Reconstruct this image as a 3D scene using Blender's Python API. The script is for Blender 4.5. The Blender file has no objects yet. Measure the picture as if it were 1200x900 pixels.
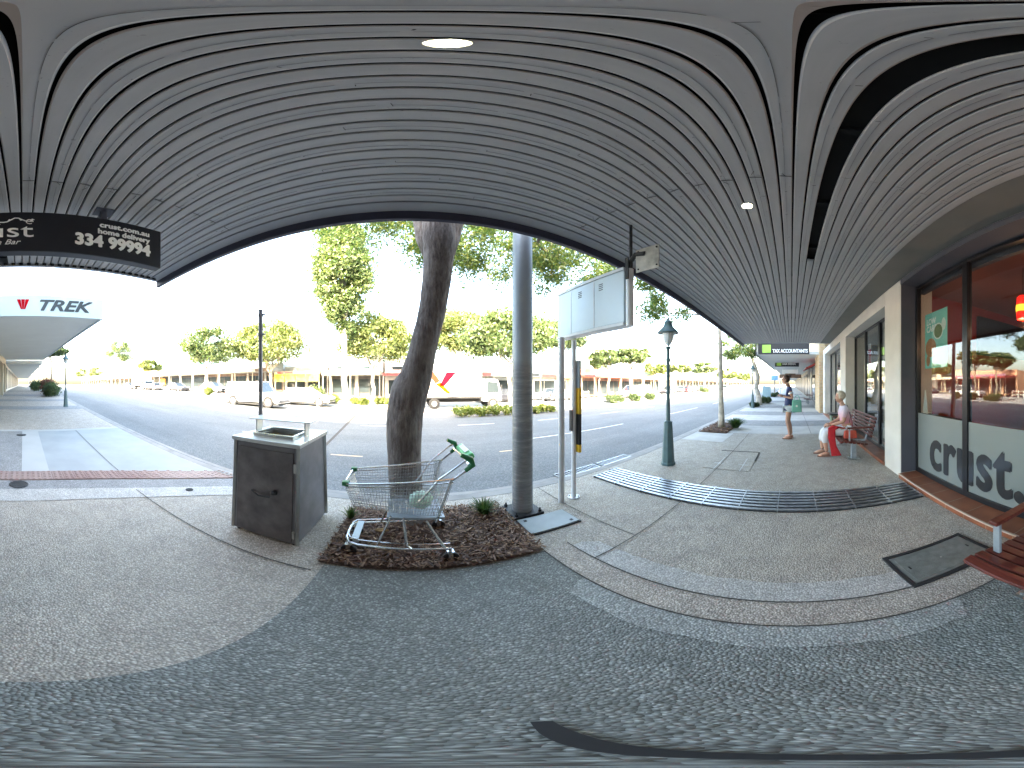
import bpy, bmesh, math, random
import numpy as np
from mathutils import Vector, Matrix, Euler
random.seed(7); rng = np.random.default_rng(7)
R = math.radians
scene = bpy.context.scene
col = scene.collection
CAMZ = 1.5

# ------------------------------------------------------------------ camera (360 degree camera, middle 240 degrees of it)
cd = bpy.data.cameras.new('camera'); cam = bpy.data.objects.new('camera', cd); col.objects.link(cam)
scene.camera = cam
scene.render.engine = 'CYCLES'
cd.type = 'PANO'
cd.panorama_type = 'EQUIRECTANGULAR'
cd.latitude_min = R(-90); cd.latitude_max = R(90)
cd.longitude_min = R(-120); cd.longitude_max = R(120)
cam.location = (0, 0, CAMZ)
AZC = 24.6                                   # the camera looks 24.6 degrees to the right of straight across the street
cam.rotation_euler = (R(90), 0, R(-AZC))
cd.clip_end = 3000; cd.clip_start = 0.01

# ------------------------------------------------------------------ sky, sun, exposure
SUN_AZ, SUN_EL = R(190), R(26.5)             # azimuth clockwise from +Y (across the street)
world = bpy.data.worlds.new('World'); scene.world = world; world.use_nodes = True
wn = world.node_tree; wn.nodes.clear()
wo = wn.nodes.new('ShaderNodeOutputWorld'); wb = wn.nodes.new('ShaderNodeBackground'); sk = wn.nodes.new('ShaderNodeTexSky')
sk.sky_type = 'NISHITA'; sk.sun_disc = False; sk.sun_elevation = SUN_EL; sk.sun_rotation = SUN_AZ
sk.air_density = 1.0; sk.dust_density = 4.0; sk.ozone_density = 1.0
wb.inputs['Strength'].default_value = 0.15
wn.links.new(sk.outputs[0], wb.inputs[0]); wn.links.new(wb.outputs[0], wo.inputs[0])
sl = bpy.data.lights.new('sun', 'SUN'); sl.energy = 2.0; sl.angle = R(0.5); sl.color = (1, .95, .86)
so = bpy.data.objects.new('sun', sl); col.objects.link(so)
sv = Vector((math.sin(SUN_AZ) * math.cos(SUN_EL), math.cos(SUN_AZ) * math.cos(SUN_EL), math.sin(SUN_EL)))
so.rotation_euler = sv.to_track_quat('Z', 'Y').to_euler()
vs = scene.view_settings
vs.view_transform = 'Standard'; vs.look = 'None'; vs.gamma = 1; vs.exposure = 4.15
vs.use_white_balance = True; vs.white_balance_temperature = 7500; vs.white_balance_tint = 8
vs.use_curve_mapping = False
scene.cycles.max_bounces = 8; scene.cycles.transparent_max_bounces = 12
scene.cycles.use_adaptive_sampling = True

# ------------------------------------------------------------------ terrain
def smooth(t): t = max(0, min(1, t)); return t
def gz(x):                                   # the street climbs to the left
    if x > -3: return 0.0
    if x > -24: return .036 * (-3 - x)
    return .756
def cross(y):                                # and falls away across the road
    if y < 3.0: return 0.0
    if y < 15.4: return -.13 - .32 * (y - 3.0) / 12.4
    return -.45
def az(px): return R((px - 477) * .2)
def el(py): return R((450 - py) * .2)
def P(px, py, z=None):                       # the ground point seen in this direction
    a, e = az(px), el(py)
    r = 4.0
    for _ in range(60):
        x, y = r * math.sin(a), r * math.cos(a)
        zz = z if z is not None else gz(x) + cross(y)
        rn = (CAMZ - zz) / math.tan(-e)
        r = r * .5 + rn * .5
    return Vector((r * math.sin(a), r * math.cos(a), zz if z is not None else gz(r * math.sin(a)) + cross(r * math.cos(a))))

# ------------------------------------------------------------------ materials
def newmat(name):
    m = bpy.data.materials.new(name); m.use_nodes = True
    nt = m.node_tree; b = nt.nodes['Principled BSDF']
    return m, nt, b
def texco(nt, scale=1.0, kind='Object'):
    tc = nt.nodes.new('ShaderNodeTexCoord'); mp = nt.nodes.new('ShaderNodeMapping')
    s = scale if isinstance(scale, tuple) else (scale,) * 3
    mp.inputs['Scale'].default_value = s
    nt.links.new(tc.outputs[kind], mp.inputs[0]); return mp.outputs[0]
def noise(nt, vec, scale, detail=4, rough=.55):
    n = nt.nodes.new('ShaderNodeTexNoise'); n.inputs['Scale'].default_value = scale
    n.inputs['Detail'].default_value = detail; n.inputs['Roughness'].default_value = rough
    nt.links.new(vec, n.inputs['Vector']); return n.outputs['Fac']
def ramp(nt, fac, stops):
    r = nt.nodes.new('ShaderNodeValToRGB'); el_ = r.color_ramp.elements
    while len(el_) > 1: el_.remove(el_[-1])
    el_[0].position = stops[0][0]; el_[0].color = (*stops[0][1], 1)
    for p, c in stops[1:]:
        e = el_.new(p); e.color = (*c, 1)
    nt.links.new(fac, r.inputs[0]); return r.outputs[0]
def mixc(nt, fac, a, b, mode='MIX'):
    m = nt.nodes.new('ShaderNodeMix'); m.data_type = 'RGBA'; m.blend_type = mode
    for s, v in ((m.inputs['Factor'], fac), (m.inputs[6], a), (m.inputs[7], b)):
        if isinstance(v, (int, float)): s.default_value = v
        elif isinstance(v, tuple): s.default_value = (*v, 1)
        else: nt.links.new(v, s)
    return m.outputs[2]
def bump(nt, b, h, strength=.3, dist=.01):
    n = nt.nodes.new('ShaderNodeBump'); n.inputs['Strength'].default_value = strength; n.inputs['Distance'].default_value = dist
    nt.links.new(h, n.inputs['Height']); nt.links.new(n.outputs[0], b.inputs['Normal'])
def mul(c, k): return tuple(min(1, v * k) for v in c)
def plain(name, c, rough=.6, metal=0.0, var=.12, scale=3.0, bmp=0.0, spec=None, coat=0):
    m, nt, b = newmat(name)
    v = texco(nt); n = noise(nt, v, scale, 5)
    nt.links.new(ramp(nt, n, [(.3, mul(c, 1 - var)), (.7, mul(c, 1 + var))]), b.inputs['Base Color'])
    b.inputs['Roughness'].default_value = rough; b.inputs['Metallic'].default_value = metal
    if spec is not None: b.inputs['Specular IOR Level'].default_value = spec
    if coat: b.inputs['Coat Weight'].default_value = coat
    if bmp: bump(nt, b, noise(nt, v, scale * 12, 4), bmp, .01)
    return m
def aggregate(name, cols, blotch, scale=84, rough=.75, bstr=.5):
    m, nt, b = newmat(name)
    v = texco(nt)
    vo = nt.nodes.new('ShaderNodeTexVoronoi'); vo.inputs['Scale'].default_value = scale; nt.links.new(v, vo.inputs['Vector'])
    sep = nt.nodes.new('ShaderNodeSeparateColor'); nt.links.new(vo.outputs['Color'], sep.inputs[0])
    k = len(cols)
    c = ramp(nt, sep.outputs[0], [(i / k, cc) for i, cc in enumerate(cols)])
    c = mixc(nt, ramp(nt, vo.outputs['Distance'], [(.32, (0, 0, 0)), (.68, (.75, .75, .75))]), c, mul(blotch, .5))
    n = noise(nt, v, .9, 5)
    c = mixc(nt, ramp(nt, n, [(.35, (0, 0, 0)), (.7, (.25, .25, .25))]), c, blotch)
    n2 = noise(nt, v, 4.5, 6, .7)
    c = mixc(nt, 1.0, c, ramp(nt, n2, [(.3, (.8, .8, .8)), (.65, (1.08, 1.08, 1.08))]), 'MULTIPLY')
    # tyre, gum and drip spots
    v3 = nt.nodes.new('ShaderNodeTexVoronoi'); v3.inputs['Scale'].default_value = 3.1; nt.links.new(v, v3.inputs['Vector'])
    c = mixc(nt, ramp(nt, v3.outputs['Distance'], [(.035, (.55, .55, .55)), (.06, (0, 0, 0))]), c, mul(blotch, .3))
    nt.links.new(c, b.inputs['Base Color'])
    b.inputs['Roughness'].default_value = rough
    inv = nt.nodes.new('ShaderNodeMath'); inv.operation = 'MULTIPLY'; inv.inputs[1].default_value = -1
    nt.links.new(vo.outputs['Distance'], inv.inputs[0])
    bump(nt, b, inv.outputs[0], bstr, .012)
    return m
M = {}
M['agg_tan'] = aggregate('agg_tan', [(.24, .21, .18), (.54, .49, .42), (.42, .36, .30), (.68, .64, .56), (.34, .295, .245), (.50, .44, .37)], (.46, .42, .365))
M['agg_pink'] = aggregate('agg_pink', [(.28, .24, .20), (.53, .46, .40), (.40, .34, .29), (.64, .58, .51)], (.45, .40, .35))
M['agg_wash'] = aggregate('agg_wash', [(.33, .31, .285), (.55, .53, .50), (.44, .42, .395), (.66, .64, .61)], (.50, .485, .455), bstr=.3)
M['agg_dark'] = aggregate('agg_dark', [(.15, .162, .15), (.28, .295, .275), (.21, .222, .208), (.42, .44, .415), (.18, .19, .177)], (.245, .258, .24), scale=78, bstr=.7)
M['agg_darkwash'] = aggregate('agg_darkwash', [(.25, .262, .25), (.38, .39, .372), (.30, .312, .297), (.50, .515, .49)], (.345, .357, .338), scale=78, bstr=.5)
M['agg_cool'] = aggregate('agg_cool', [(.18, .18, .18), (.34, .34, .34), (.25, .25, .25), (.42, .42, .42)], (.29, .29, .285))
def asphalt():
    m, nt, b = newmat('asphalt')
    v = texco(nt)
    vo = nt.nodes.new('ShaderNodeTexVoronoi'); vo.inputs['Scale'].default_value = 55; nt.links.new(v, vo.inputs['Vector'])
    sep = nt.nodes.new('ShaderNodeSeparateColor'); nt.links.new(vo.outputs['Color'], sep.inputs[0])
    c = ramp(nt, sep.outputs[0], [(0, (.085, .092, .095)), (.6, (.115, .125, .128)), (.95, (.18, .19, .193))])
    vl = texco(nt, (.12, 1.1, 1)); n = noise(nt, vl, 1.0, 6, .6)
    c = mixc(nt, 1.0, c, ramp(nt, n, [(.3, (.82, .82, .83)), (.7, (1.15, 1.15, 1.14))]), 'MULTIPLY')
    n3 = noise(nt, v, .35, 6, .7)
    c = mixc(nt, ramp(nt, n3, [(.5, (0, 0, 0)), (.62, (.35, .35, .35))]), c, (.08, .08, .083))
    nt.links.new(c, b.inputs['Base Color']); b.inputs['Roughness'].default_value = .82
    bump(nt, b, vo.outputs['Distance'], .35, .006)
    return m
M['asphalt'] = asphalt()
M['concrete'] = plain('concrete', (.46, .445, .42), .8, var=.14, scale=2.2, bmp=.15)
M['concrete_pale'] = plain('concrete_pale', (.30, .325, .335), .78, var=.10, scale=1.3, bmp=.12)
M['concrete_white'] = plain('concrete_white', (.39, .40, .395), .75, var=.06, scale=1.5)
M['kerb'] = plain('kerb', (.26, .25, .235), .8, var=.2, scale=2.5, bmp=.2)
M['joint'] = plain('joint', (.05, .045, .04), .9)
M['earth'] = plain('earth', (.16, .13, .09), .95, scale=1.2)
M['mulch_bed'] = plain('mulch_bed', (.085, .045, .028), .95, var=.5, scale=30, bmp=1.0)
M['paint_line'] = plain('paint_line', (.62, .63, .62), .7, var=.15, scale=9)
M['paint_orange'] = plain('paint_orange', (.60, .43, .26), .7, var=.15, scale=9)
M['iron'] = plain('iron', (.05, .052, .055), .55, .6, var=.3, scale=12, bmp=.2)
M['grate_steel'] = plain('grate_steel', (.36, .38, .40), .33, .9, var=.25, scale=14)
M['pit_metal'] = plain('pit_metal', (.20, .22, .21), .5, .35, var=.2, scale=18, bmp=.3)
M['cover_grey'] = plain('cover_grey', (.34, .38, .39), .6, .2, var=.1, scale=5)
M['black_rubber'] = plain('black_rubber', (.02, .02, .022), .6)
M['white_paint'] = plain('white_paint', (.74, .75, .74), .45, var=.05, scale=5)
M['wall_far'] = plain('wall_far', (.42, .41, .38), .85, var=.08, scale=1.5)
M['render_white'] = plain('render_white', (.60, .58, .53), .85, var=.07, scale=2.5, bmp=.2)
M['render_cream'] = plain('render_cream', (.48, .42, .32), .85, var=.08, scale=2)
M['charcoal'] = plain('charcoal', (.075, .078, .095), .6, var=.08, scale=3)
M['frame_black'] = plain('frame_black', (.018, .019, .022), .3, .3, var=.1)
M['navy_fascia'] = plain('navy_fascia', (.028, .03, .055), .5, var=.1)
M['soffit_slat'] = None
M['trim_grey'] = plain('trim_grey', (.33, .34, .36), .5, var=.06)
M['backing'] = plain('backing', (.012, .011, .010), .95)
M['soffit_plain'] = plain('soffit_plain', (.17, .17, .155), .8, var=.06)
M['sign_black'] = plain('sign_black', (.014, .014, .020), .35, var=.1)
M['sign_white'] = plain('sign_white', (.93, .94, .93), .5, var=.02)
M['letter_dark'] = plain('letter_dark', (.03, .032, .036), .12, var=.1)
M['letter_grey'] = plain('letter_grey', (.025, .035, .045), .4)
M['soffit_white'] = plain('soffit_white', (.62, .64, .62), .7, var=.04, scale=1)
M['awning_white'] = plain('awning_white', (.50, .60, .64), .5, var=.03)
M['logo_red'] = plain('logo_red', (.45, .004, .012), .9, spec=.05)
M['logo_orange'] = plain('logo_orange', (.45, .045, .003), .9, spec=.05)
M['logo_brown'] = plain('logo_brown', (.12, .03, .015), .9, spec=.05)
M['logo_green'] = plain('logo_green', (.35, .65, .10), .5)
M['galv'] = plain('galv', (.33, .38, .42), .45, .45, var=.2, scale=6, bmp=.1)
M['post_white'] = plain('post_white', (.62, .64, .66), .4, .2, var=.08, scale=6)
M['box_white'] = plain('box_white', (.58, .68, .74), .35, .1, var=.05, scale=2)
M['lamp_green'] = plain('lamp_green', (.07, .13, .14), .45, .1, var=.15, scale=8)
M['bin_dark'] = plain('bin_dark', (.17, .17, .185), .42, .35, var=.25, scale=5, bmp=.04)
M['stainless'] = plain('stainless', (.45, .45, .43), .32, .85, var=.15, scale=8)
M['chrome'] = plain('chrome', (.62, .64, .65), .25, .9, var=.08)
M['trolley_green'] = plain('trolley_green', (.015, .20, .07), .4, var=.1)
M['trolley_bright'] = plain('trolley_bright', (.12, .55, .22), .4, var=.1)
M['label_white'] = plain('label_white', (.75, .78, .72), .4)
M['yellow'] = plain('yellow', (.75, .45, .03), .5)
M['wood_red'] = None
M['brick'] = None
M['tile'] = None
M['glass'] = None
M['aqua'] = plain('aqua', (.20, .60, .52), .5, var=.05)
M['pizza'] = plain('pizza', (.45, .20, .09), .7, var=.5, scale=60)
M['salad'] = plain('salad', (.14, .20, .06), .7, var=.6, scale=60)
M['red_wall'] = plain('red_wall', (.30, .028, .018), .6, var=.06)
M['inner_ceiling'] = plain('inner_ceiling', (.28, .10, .075), .7, var=.05)
M['inner_dark'] = plain('inner_dark', (.03, .028, .03), .6)
M['inner_floor'] = plain('inner_floor', (.05, .035, .03), .5)
M['curtain'] = plain('curtain', (.42, .43, .41), .8, var=.12, scale=2)
M['frost'] = plain('frost', (.185, .215, .21), .38, var=.05, scale=1.5)
M['roof_teal'] = plain('roof_teal', (.25, .58, .60), .5)
M['dark_open'] = plain('dark_open', (.05, .04, .035), .5, var=.5, scale=1.3)
M['shop_brown'] = plain('shop_brown', (.16, .10, .07), .6, var=.4, scale=1.5)
M['shop_yellow'] = plain('shop_yellow', (.80, .58, .03), .6, var=.05)
M['shop_orange'] = plain('shop_orange', (.72, .33, .05), .6, var=.05)
M['shop_pink'] = plain('shop_pink', (.62, .36, .24), .7, var=.1)
M['shop_red'] = plain('shop_red', (.45, .06, .06), .6, var=.1)
M['awn_cream'] = plain('awn_cream', (.42, .38, .30), .6, var=.05)
M['awn_blue'] = plain('awn_blue', (.26, .40, .45), .5, var=.05)
M['bark_near'] = None
M['bark_pale'] = plain('bark_pale', (.48, .44, .38), .9, var=.35, scale=5, bmp=.6)
M['bark_grey'] = plain('bark_grey', (.26, .22, .17), .9, var=.35, scale=5, bmp=.6)
M['car_white'] = plain('car_white', (.60, .61, .62), .25, var=.01, coat=.6)
M['car_silver'] = plain('car_silver', (.50, .53, .56), .3, .5, var=.01, coat=.6)
M['car_red'] = plain('car_red', (.45, .03, .04), .3, var=.01, coat=.6)
M['car_dark'] = plain('car_dark', (.04, .045, .06), .3, var=.01, coat=.6)
M['car_glass'] = plain('car_glass', (.03, .04, .045), .08, var=.01)
M['tyre'] = plain('tyre', (.02, .02, .02), .8)
M['rim'] = plain('rim', (.5, .5, .5), .3, .8)
M['light_clear'] = plain('light_clear', (.7, .7, .7), .15)
M['light_red'] = plain('light_red', (.5, .02, .02), .2)
M['skin'] = plain('skin', (.50, .28, .20), .55, var=.05)
M['hair_brown'] = plain('hair_brown', (.06, .03, .018), .6, var=.3, scale=60)
M['hair_grey'] = plain('hair_grey', (.52, .47, .38), .7, var=.25, scale=60, bmp=.5)
M['cloth_navy'] = plain('cloth_navy', (.035, .05, .14), .8, var=.2, scale=14)
M['cloth_white'] = plain('cloth_white', (.68, .70, .74), .85, var=.06, scale=10)
M['cloth_pale'] = plain('cloth_pale', (.55, .62, .66), .85, var=.06, scale=10)
M['cloth_red'] = plain('cloth_red', (.55, .02, .03), .8, var=.15, scale=14)
M['bag_mint'] = plain('bag_mint', (.16, .46, .36), .6, var=.08)
M['sandal'] = plain('sandal', (.30, .14, .10), .6)
M['eye'] = plain('eye', (.03, .02, .02), .3)
M['lip'] = plain('lip', (.42, .12, .10), .5)
def special():
    # soffit slats: weathered painted boards
    m, nt, b = newmat('soffit_slat'); v = texco(nt, (.8, 12, 1))
    n = noise(nt, v, 1.5, 5); v2 = texco(nt)
    c = ramp(nt, n, [(.3, (.38, .373, .37)), (.7, (.44, .432, .428))])
    n2 = noise(nt, v2, 1.1, 5, .65)
    c = mixc(nt, ramp(nt, n2, [(.52, (0, 0, 0)), (.75, (.5, .5, .5))]), c, (.32, .312, .30))
    n3 = noise(nt, v2, 38, 3, .8)
    c = mixc(nt, ramp(nt, n3, [(.66, (0, 0, 0)), (.72, (.55, .55, .55))]), c, (.06, .055, .05))
    nt.links.new(c, b.inputs['Base Color']); b.inputs['Roughness'].default_value = .55
    M['soffit_slat'] = m
    # stained bench timber, grain along X
    m, nt, b = newmat('bench_timber'); v = texco(nt, (1.5, 40, 40))
    n = noise(nt, v, 1.5, 6, .6)
    nt.links.new(ramp(nt, n, [(.3, (.06, .012, .009)), (.5, (.11, .022, .015)), (.75, (.18, .045, .03))]), b.inputs['Base Color'])
    b.inputs['Roughness'].default_value = .35; bump(nt, b, n, .25, .003); M['wood_red'] = m
    # brick
    m, nt, b = newmat('tan_brick'); tc = nt.nodes.new('ShaderNodeTexCoord')
    cx = nt.nodes.new('ShaderNodeSeparateXYZ'); cb = nt.nodes.new('ShaderNodeCombineXYZ'); ad = nt.nodes.new('ShaderNodeMath'); ad.operation = 'ADD'
    nt.links.new(tc.outputs['Object'], cx.inputs[0]); nt.links.new(cx.outputs[0], ad.inputs[0]); nt.links.new(cx.outputs[1], ad.inputs[1])
    nt.links.new(ad.outputs[0], cb.inputs[0]); nt.links.new(cx.outputs[2], cb.inputs[1])
    br = nt.nodes.new('ShaderNodeTexBrick'); nt.links.new(cb.outputs[0], br.inputs['Vector'])
    br.inputs['Scale'].default_value = 1; br.inputs['Brick Width'].default_value = .23; br.inputs['Row Height'].default_value = .086
    br.inputs['Mortar Size'].default_value = .01
    br.inputs['Color1'].default_value = (.50, .33, .17, 1); br.inputs['Color2'].default_value = (.60, .43, .24, 1); br.inputs['Mortar'].default_value = (.5, .46, .38, 1)
    nt.links.new(br.outputs['Color'], b.inputs['Base Color']); b.inputs['Roughness'].default_value = .85; M['brick'] = m
    # terracotta step tiles
    m, nt, b = newmat('terracotta'); tc = nt.nodes.new('ShaderNodeTexCoord')
    br = nt.nodes.new('ShaderNodeTexBrick'); nt.links.new(tc.outputs['Object'], br.inputs['Vector']); br.offset = 0
    br.inputs['Scale'].default_value = 1; br.inputs['Brick Width'].default_value = .31; br.inputs['Row Height'].default_value = .5
    br.inputs['Mortar Size'].default_value = .006
    br.inputs['Color1'].default_value = (.24, .075, .035, 1); br.inputs['Color2'].default_value = (.29, .095, .045, 1); br.inputs['Mortar'].default_value = (.33, .2, .13, 1)
    n = noise(nt, tc.outputs['Object'], 5, 5)
    nt.links.new(mixc(nt, 1.0, br.outputs['Color'], ramp(nt, n, [(.3, (.75, .75, .75)), (.7, (1.15, 1.15, 1.15))]), 'MULTIPLY'), b.inputs['Base Color'])
    b.inputs['Roughness'].default_value = .4; M['tile'] = m
    # pane glass
    m, nt, b = newmat('pane_glass'); nt.nodes.remove(b)
    out = [n_ for n_ in nt.nodes if n_.type == 'OUTPUT_MATERIAL'][0]
    tr = nt.nodes.new('ShaderNodeBsdfTransparent'); gl = nt.nodes.new('ShaderNodeBsdfGlossy'); mx = nt.nodes.new('ShaderNodeMixShader')
    tr.inputs[0].default_value = (.86, .88, .87, 1); gl.inputs['Roughness'].default_value = .004
    gl.inputs['Color'].default_value = (1, 1, 1, 1)
    lw = nt.nodes.new('ShaderNodeLayerWeight'); lw.inputs[0].default_value = .5
    pw = nt.nodes.new('ShaderNodeMath'); pw.operation = 'POWER'; pw.inputs[1].default_value = 4.5; nt.links.new(lw.outputs['Facing'], pw.inputs[0])
    ma = nt.nodes.new('ShaderNodeMath'); ma.operation = 'MULTIPLY_ADD'; ma.inputs[1].default_value = .9; ma.inputs[2].default_value = .055; nt.links.new(pw.outputs[0], ma.inputs[0])
    nt.links.new(ma.outputs[0], mx.inputs[0]); nt.links.new(tr.outputs[0], mx.inputs[1]); nt.links.new(gl.outputs[0], mx.inputs[2])
    nt.links.new(mx.outputs[0], out.inputs[0]); M['glass'] = m
    # near bark: furrowed, grey-brown
    m, nt, b = newmat('near_bark'); v = texco(nt, (26, 26, 5.5)); v2 = texco(nt)
    n = noise(nt, v, 1.2, 8, .7); n2 = noise(nt, v2, 3.2, 5)
    c = ramp(nt, n, [(.32, (.04, .033, .03)), (.5, (.15, .13, .12)), (.72, (.32, .29, .27))])
    c = mixc(nt, ramp(nt, n2, [(.48, (0, 0, 0)), (.62, (.6, .6, .6))]), c, (.30, .27, .25))
    c = mixc(nt, .12, c, (.16, .07, .04))
    nt.links.new(c, b.inputs['Base Color']); b.inputs['Roughness'].default_value = .9; bump(nt, b, n, 1.0, .03); M['bark_near'] = m
special()
def leafmat(name, c1, c2, c3, tr=.45):
    m, nt, b = newmat(name); nt.nodes.remove(b)
    out = [n_ for n_ in nt.nodes if n_.type == 'OUTPUT_MATERIAL'][0]
    g = nt.nodes.new('ShaderNodeNewGeometry')
    c = ramp(nt, g.outputs['Random Per Island'], [(0, c1), (.5, c2), (1, c3)])
    d = nt.nodes.new('ShaderNodeBsdfDiffuse'); t = nt.nodes.new('ShaderNodeBsdfTranslucent'); mx = nt.nodes.new('ShaderNodeMixShader')
    gl = nt.nodes.new('ShaderNodeBsdfGlossy'); gl.inputs['Roughness'].default_value = .45; m2 = nt.nodes.new('ShaderNodeMixShader'); m2.inputs[0].default_value = .05
    mx.inputs[0].default_value = tr
    nt.links.new(c, d.inputs[0]); nt.links.new(mixc(nt, 1.0, c, (1.2, 1.25, .6), 'MULTIPLY'), t.inputs[0])
    nt.links.new(d.outputs[0], mx.inputs[1]); nt.links.new(t.outputs[0], mx.inputs[2])
    nt.links.new(mx.outputs[0], m2.inputs[1]); nt.links.new(gl.outputs[0], m2.inputs[2])
    nt.links.new(m2.outputs[0], out.inputs[0]); return m
M['leaf_yellow'] = leafmat('leaf_yellow', (.06, .10, .03), (.14, .18, .06), (.22, .23, .10))
M['leaf_mid'] = leafmat('leaf_mid', (.04, .08, .03), (.10, .15, .06), (.17, .20, .09))
M['leaf_dark'] = leafmat('leaf_dark', (.03, .06, .03), (.055, .095, .04), (.09, .12, .05))
M['leaf_near'] = leafmat('leaf_near', (.06, .12, .05), (.11, .18, .055), (.22, .22, .06), .55)
M['leaf_hedge'] = leafmat('leaf_hedge', (.10, .16, .03), (.17, .22, .05), (.26, .26, .08))
M['leaf_strap'] = leafmat('leaf_strap', (.03, .07, .025), (.05, .11, .035), (.10, .15, .06), .3)
M['leaf_red'] = leafmat('leaf_red', (.12, .02, .03), (.2, .05, .05), (.1, .08, .04), .3)
M['mulch'] = leafmat('mulch_chip', (.06, .025, .015), (.15, .07, .04), (.32, .2, .12), 0.02)
def emis(name, c, s):
    m, nt, b = newmat(name); b.inputs['Base Color'].default_value = (*c, 1)
    b.inputs['Emission Color'].default_value = (*c, 1); b.inputs['Emission Strength'].default_value = s; return m
M['lamp_on'] = emis('lamp_on', (1, .93, .74), 6)
M['pendant_red'] = emis('pendant_red', (1, .015, .01), .10)
M['pendant_yellow'] = emis('pendant_yellow', (1, .55, .05), .16)
M['globe'] = plain('globe', (.75, .78, .78), .2)

# ------------------------------------------------------------------ mesh builder
SPLIT = {'base_plate', 'display_panel', 'bumper', 'mast', 'window', 'bracket', 'hanger', 'chalk_mark', 'joint_line', 'cradle', 'bolt', 'corner_frame', 'foot', 'hinge', 'hood_post', 'post', 'rail', 'lift_hole', 'shade', 'eyes', 'blind', 'inner_wall', 'pillar', 'side_wall', 'pane', 'castor_fork', 'corner_cap', 'grip', 'upright', 'panel_seam', 'strip_yellow', 'strip_black', 'vent', 'end_fascia', 'arm_post', 'sleeve_trim', 'red_block', 'edge_frame', 'batten', 'charcoal_reveal', 'pendant_part', 'opening_rim', 'shield_logo'}
SINGULAR = {'eyes': 'eye', 'bars': 'bars'}
def components(nv, faces):
    p = list(range(nv))
    def f(x):
        while p[x] != x: p[x] = p[p[x]]; x = p[x]
        return x
    for q in faces:
        a = f(q[0])
        for k in q[1:]: p[f(k)] = a
    g = {}
    for i, q in enumerate(faces): g.setdefault(f(q[0]), []).append(i)
    return list(g.values())
class MB:
    def __init__(s): s.v = []; s.f = []; s.m = []; s.mi = 0
    def add(s, vs_, fs_):
        o = len(s.v); s.v += [tuple(p) for p in vs_]; s.f += [tuple(i + o for i in f) for f in fs_]; s.m += [s.mi] * len(fs_); return s
    def box(s, c, d, rz=0, ry=0, rx=0, top=None):
        hx, hy, hz = d[0] / 2, d[1] / 2, d[2] / 2; tx, ty = top if top else (1, 1)
        p = [(-hx, -hy, -hz), (hx, -hy, -hz), (hx, hy, -hz), (-hx, hy, -hz), (-hx * tx, -hy * ty, hz), (hx * tx, -hy * ty, hz), (hx * tx, hy * ty, hz), (-hx * tx, hy * ty, hz)]
        if rz or ry or rx:
            m = Euler((rx, ry, rz)).to_matrix(); p = [m @ Vector(q) for q in p]
        p = [(q[0] + c[0], q[1] + c[1], q[2] + c[2]) for q in p]
        return s.add(p, [(0, 3, 2, 1), (4, 5, 6, 7), (0, 1, 5, 4), (1, 2, 6, 5), (2, 3, 7, 6), (3, 0, 4, 7)])
    def b2(s, x0, x1, y0, y1, z0, z1): return s.box(((x0 + x1) / 2, (y0 + y1) / 2, (z0 + z1) / 2), (x1 - x0, y1 - y0, z1 - z0))
    def tube(s, pts, r, n=10, cap=True, closed=False):
        pts = [Vector(p) for p in pts]; k = len(pts); rs = r if isinstance(r, (list, tuple)) else [r] * k
        ups = None; vs_ = []
        for i in range(k):
            if closed: t = pts[(i + 1) % k] - pts[i - 1]
            else: t = pts[min(i + 1, k - 1)] - pts[max(i - 1, 0)]
            t.normalize()
            if ups is None:
                a = Vector((0, 0, 1)) if abs(t.z) < .9 else Vector((1, 0, 0)); u = t.cross(a).normalized()
            else:
                u = (ups - t * ups.dot(t)); u = u.normalized() if u.length > 1e-6 else t.orthogonal().normalized()
            ups = u; w = t.cross(u)
            for j in range(n):
                an = 2 * math.pi * j / n; vs_.append(pts[i] + (u * math.cos(an) + w * math.sin(an)) * rs[i])
        fs_ = []
        for i in range(k if closed else k - 1):
            for j in range(n):
                a, b = i * n + j, i * n + (j + 1) % n; i2 = (i + 1) % k
                fs_.append((a, b, i2 * n + (j + 1) % n, i2 * n + j))
        if cap and not closed: fs_.append(tuple(reversed(range(n)))); fs_.append(tuple((k - 1) * n + j for j in range(n)))
        return s.add(vs_, fs_)
    def lathe(s, prof, c=(0, 0, 0), n=16, ang=0):
        vs_ = []; fs_ = []
        for r, z in prof:
            for j in range(n):
                an = ang + 2 * math.pi * j / n; vs_.append((c[0] + r * math.cos(an), c[1] + r * math.sin(an), c[2] + z))
        for i in range(len(prof) - 1):
            for j in range(n):
                a, b = i * n + j, i * n + (j + 1) % n; fs_.append((a, b, b + n, a + n))
        fs_.append(tuple(reversed(range(n)))); fs_.append(tuple((len(prof) - 1) * n + j for j in range(n)))
        return s.add(vs_, fs_)
    def ball(s, c, r, n=12, m=8):
        rr = r if isinstance(r, tuple) else (r, r, r); vs_ = []; fs_ = []
        for i in range(1, m):
            t = math.pi * i / m
            for j in range(n):
                a = 2 * math.pi * j / n; vs_.append((c[0] + rr[0] * math.sin(t) * math.cos(a), c[1] + rr[1] * math.sin(t) * math.sin(a), c[2] + rr[2] * math.cos(t)))
        vs_.append((c[0], c[1], c[2] + rr[2])); vs_.append((c[0], c[1], c[2] - rr[2])); T = len(vs_) - 2
        for i in range(m - 2):
            for j in range(n):
                a, b = i * n + j, i * n + (j + 1) % n; fs_.append((a, a + n, b + n, b))
        for j in range(n): fs_.append((T, j, (j + 1) % n)); fs_.append((T + 1, (m - 2) * n + (j + 1) % n, (m - 2) * n + j))
        return s.add(vs_, fs_)
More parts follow.
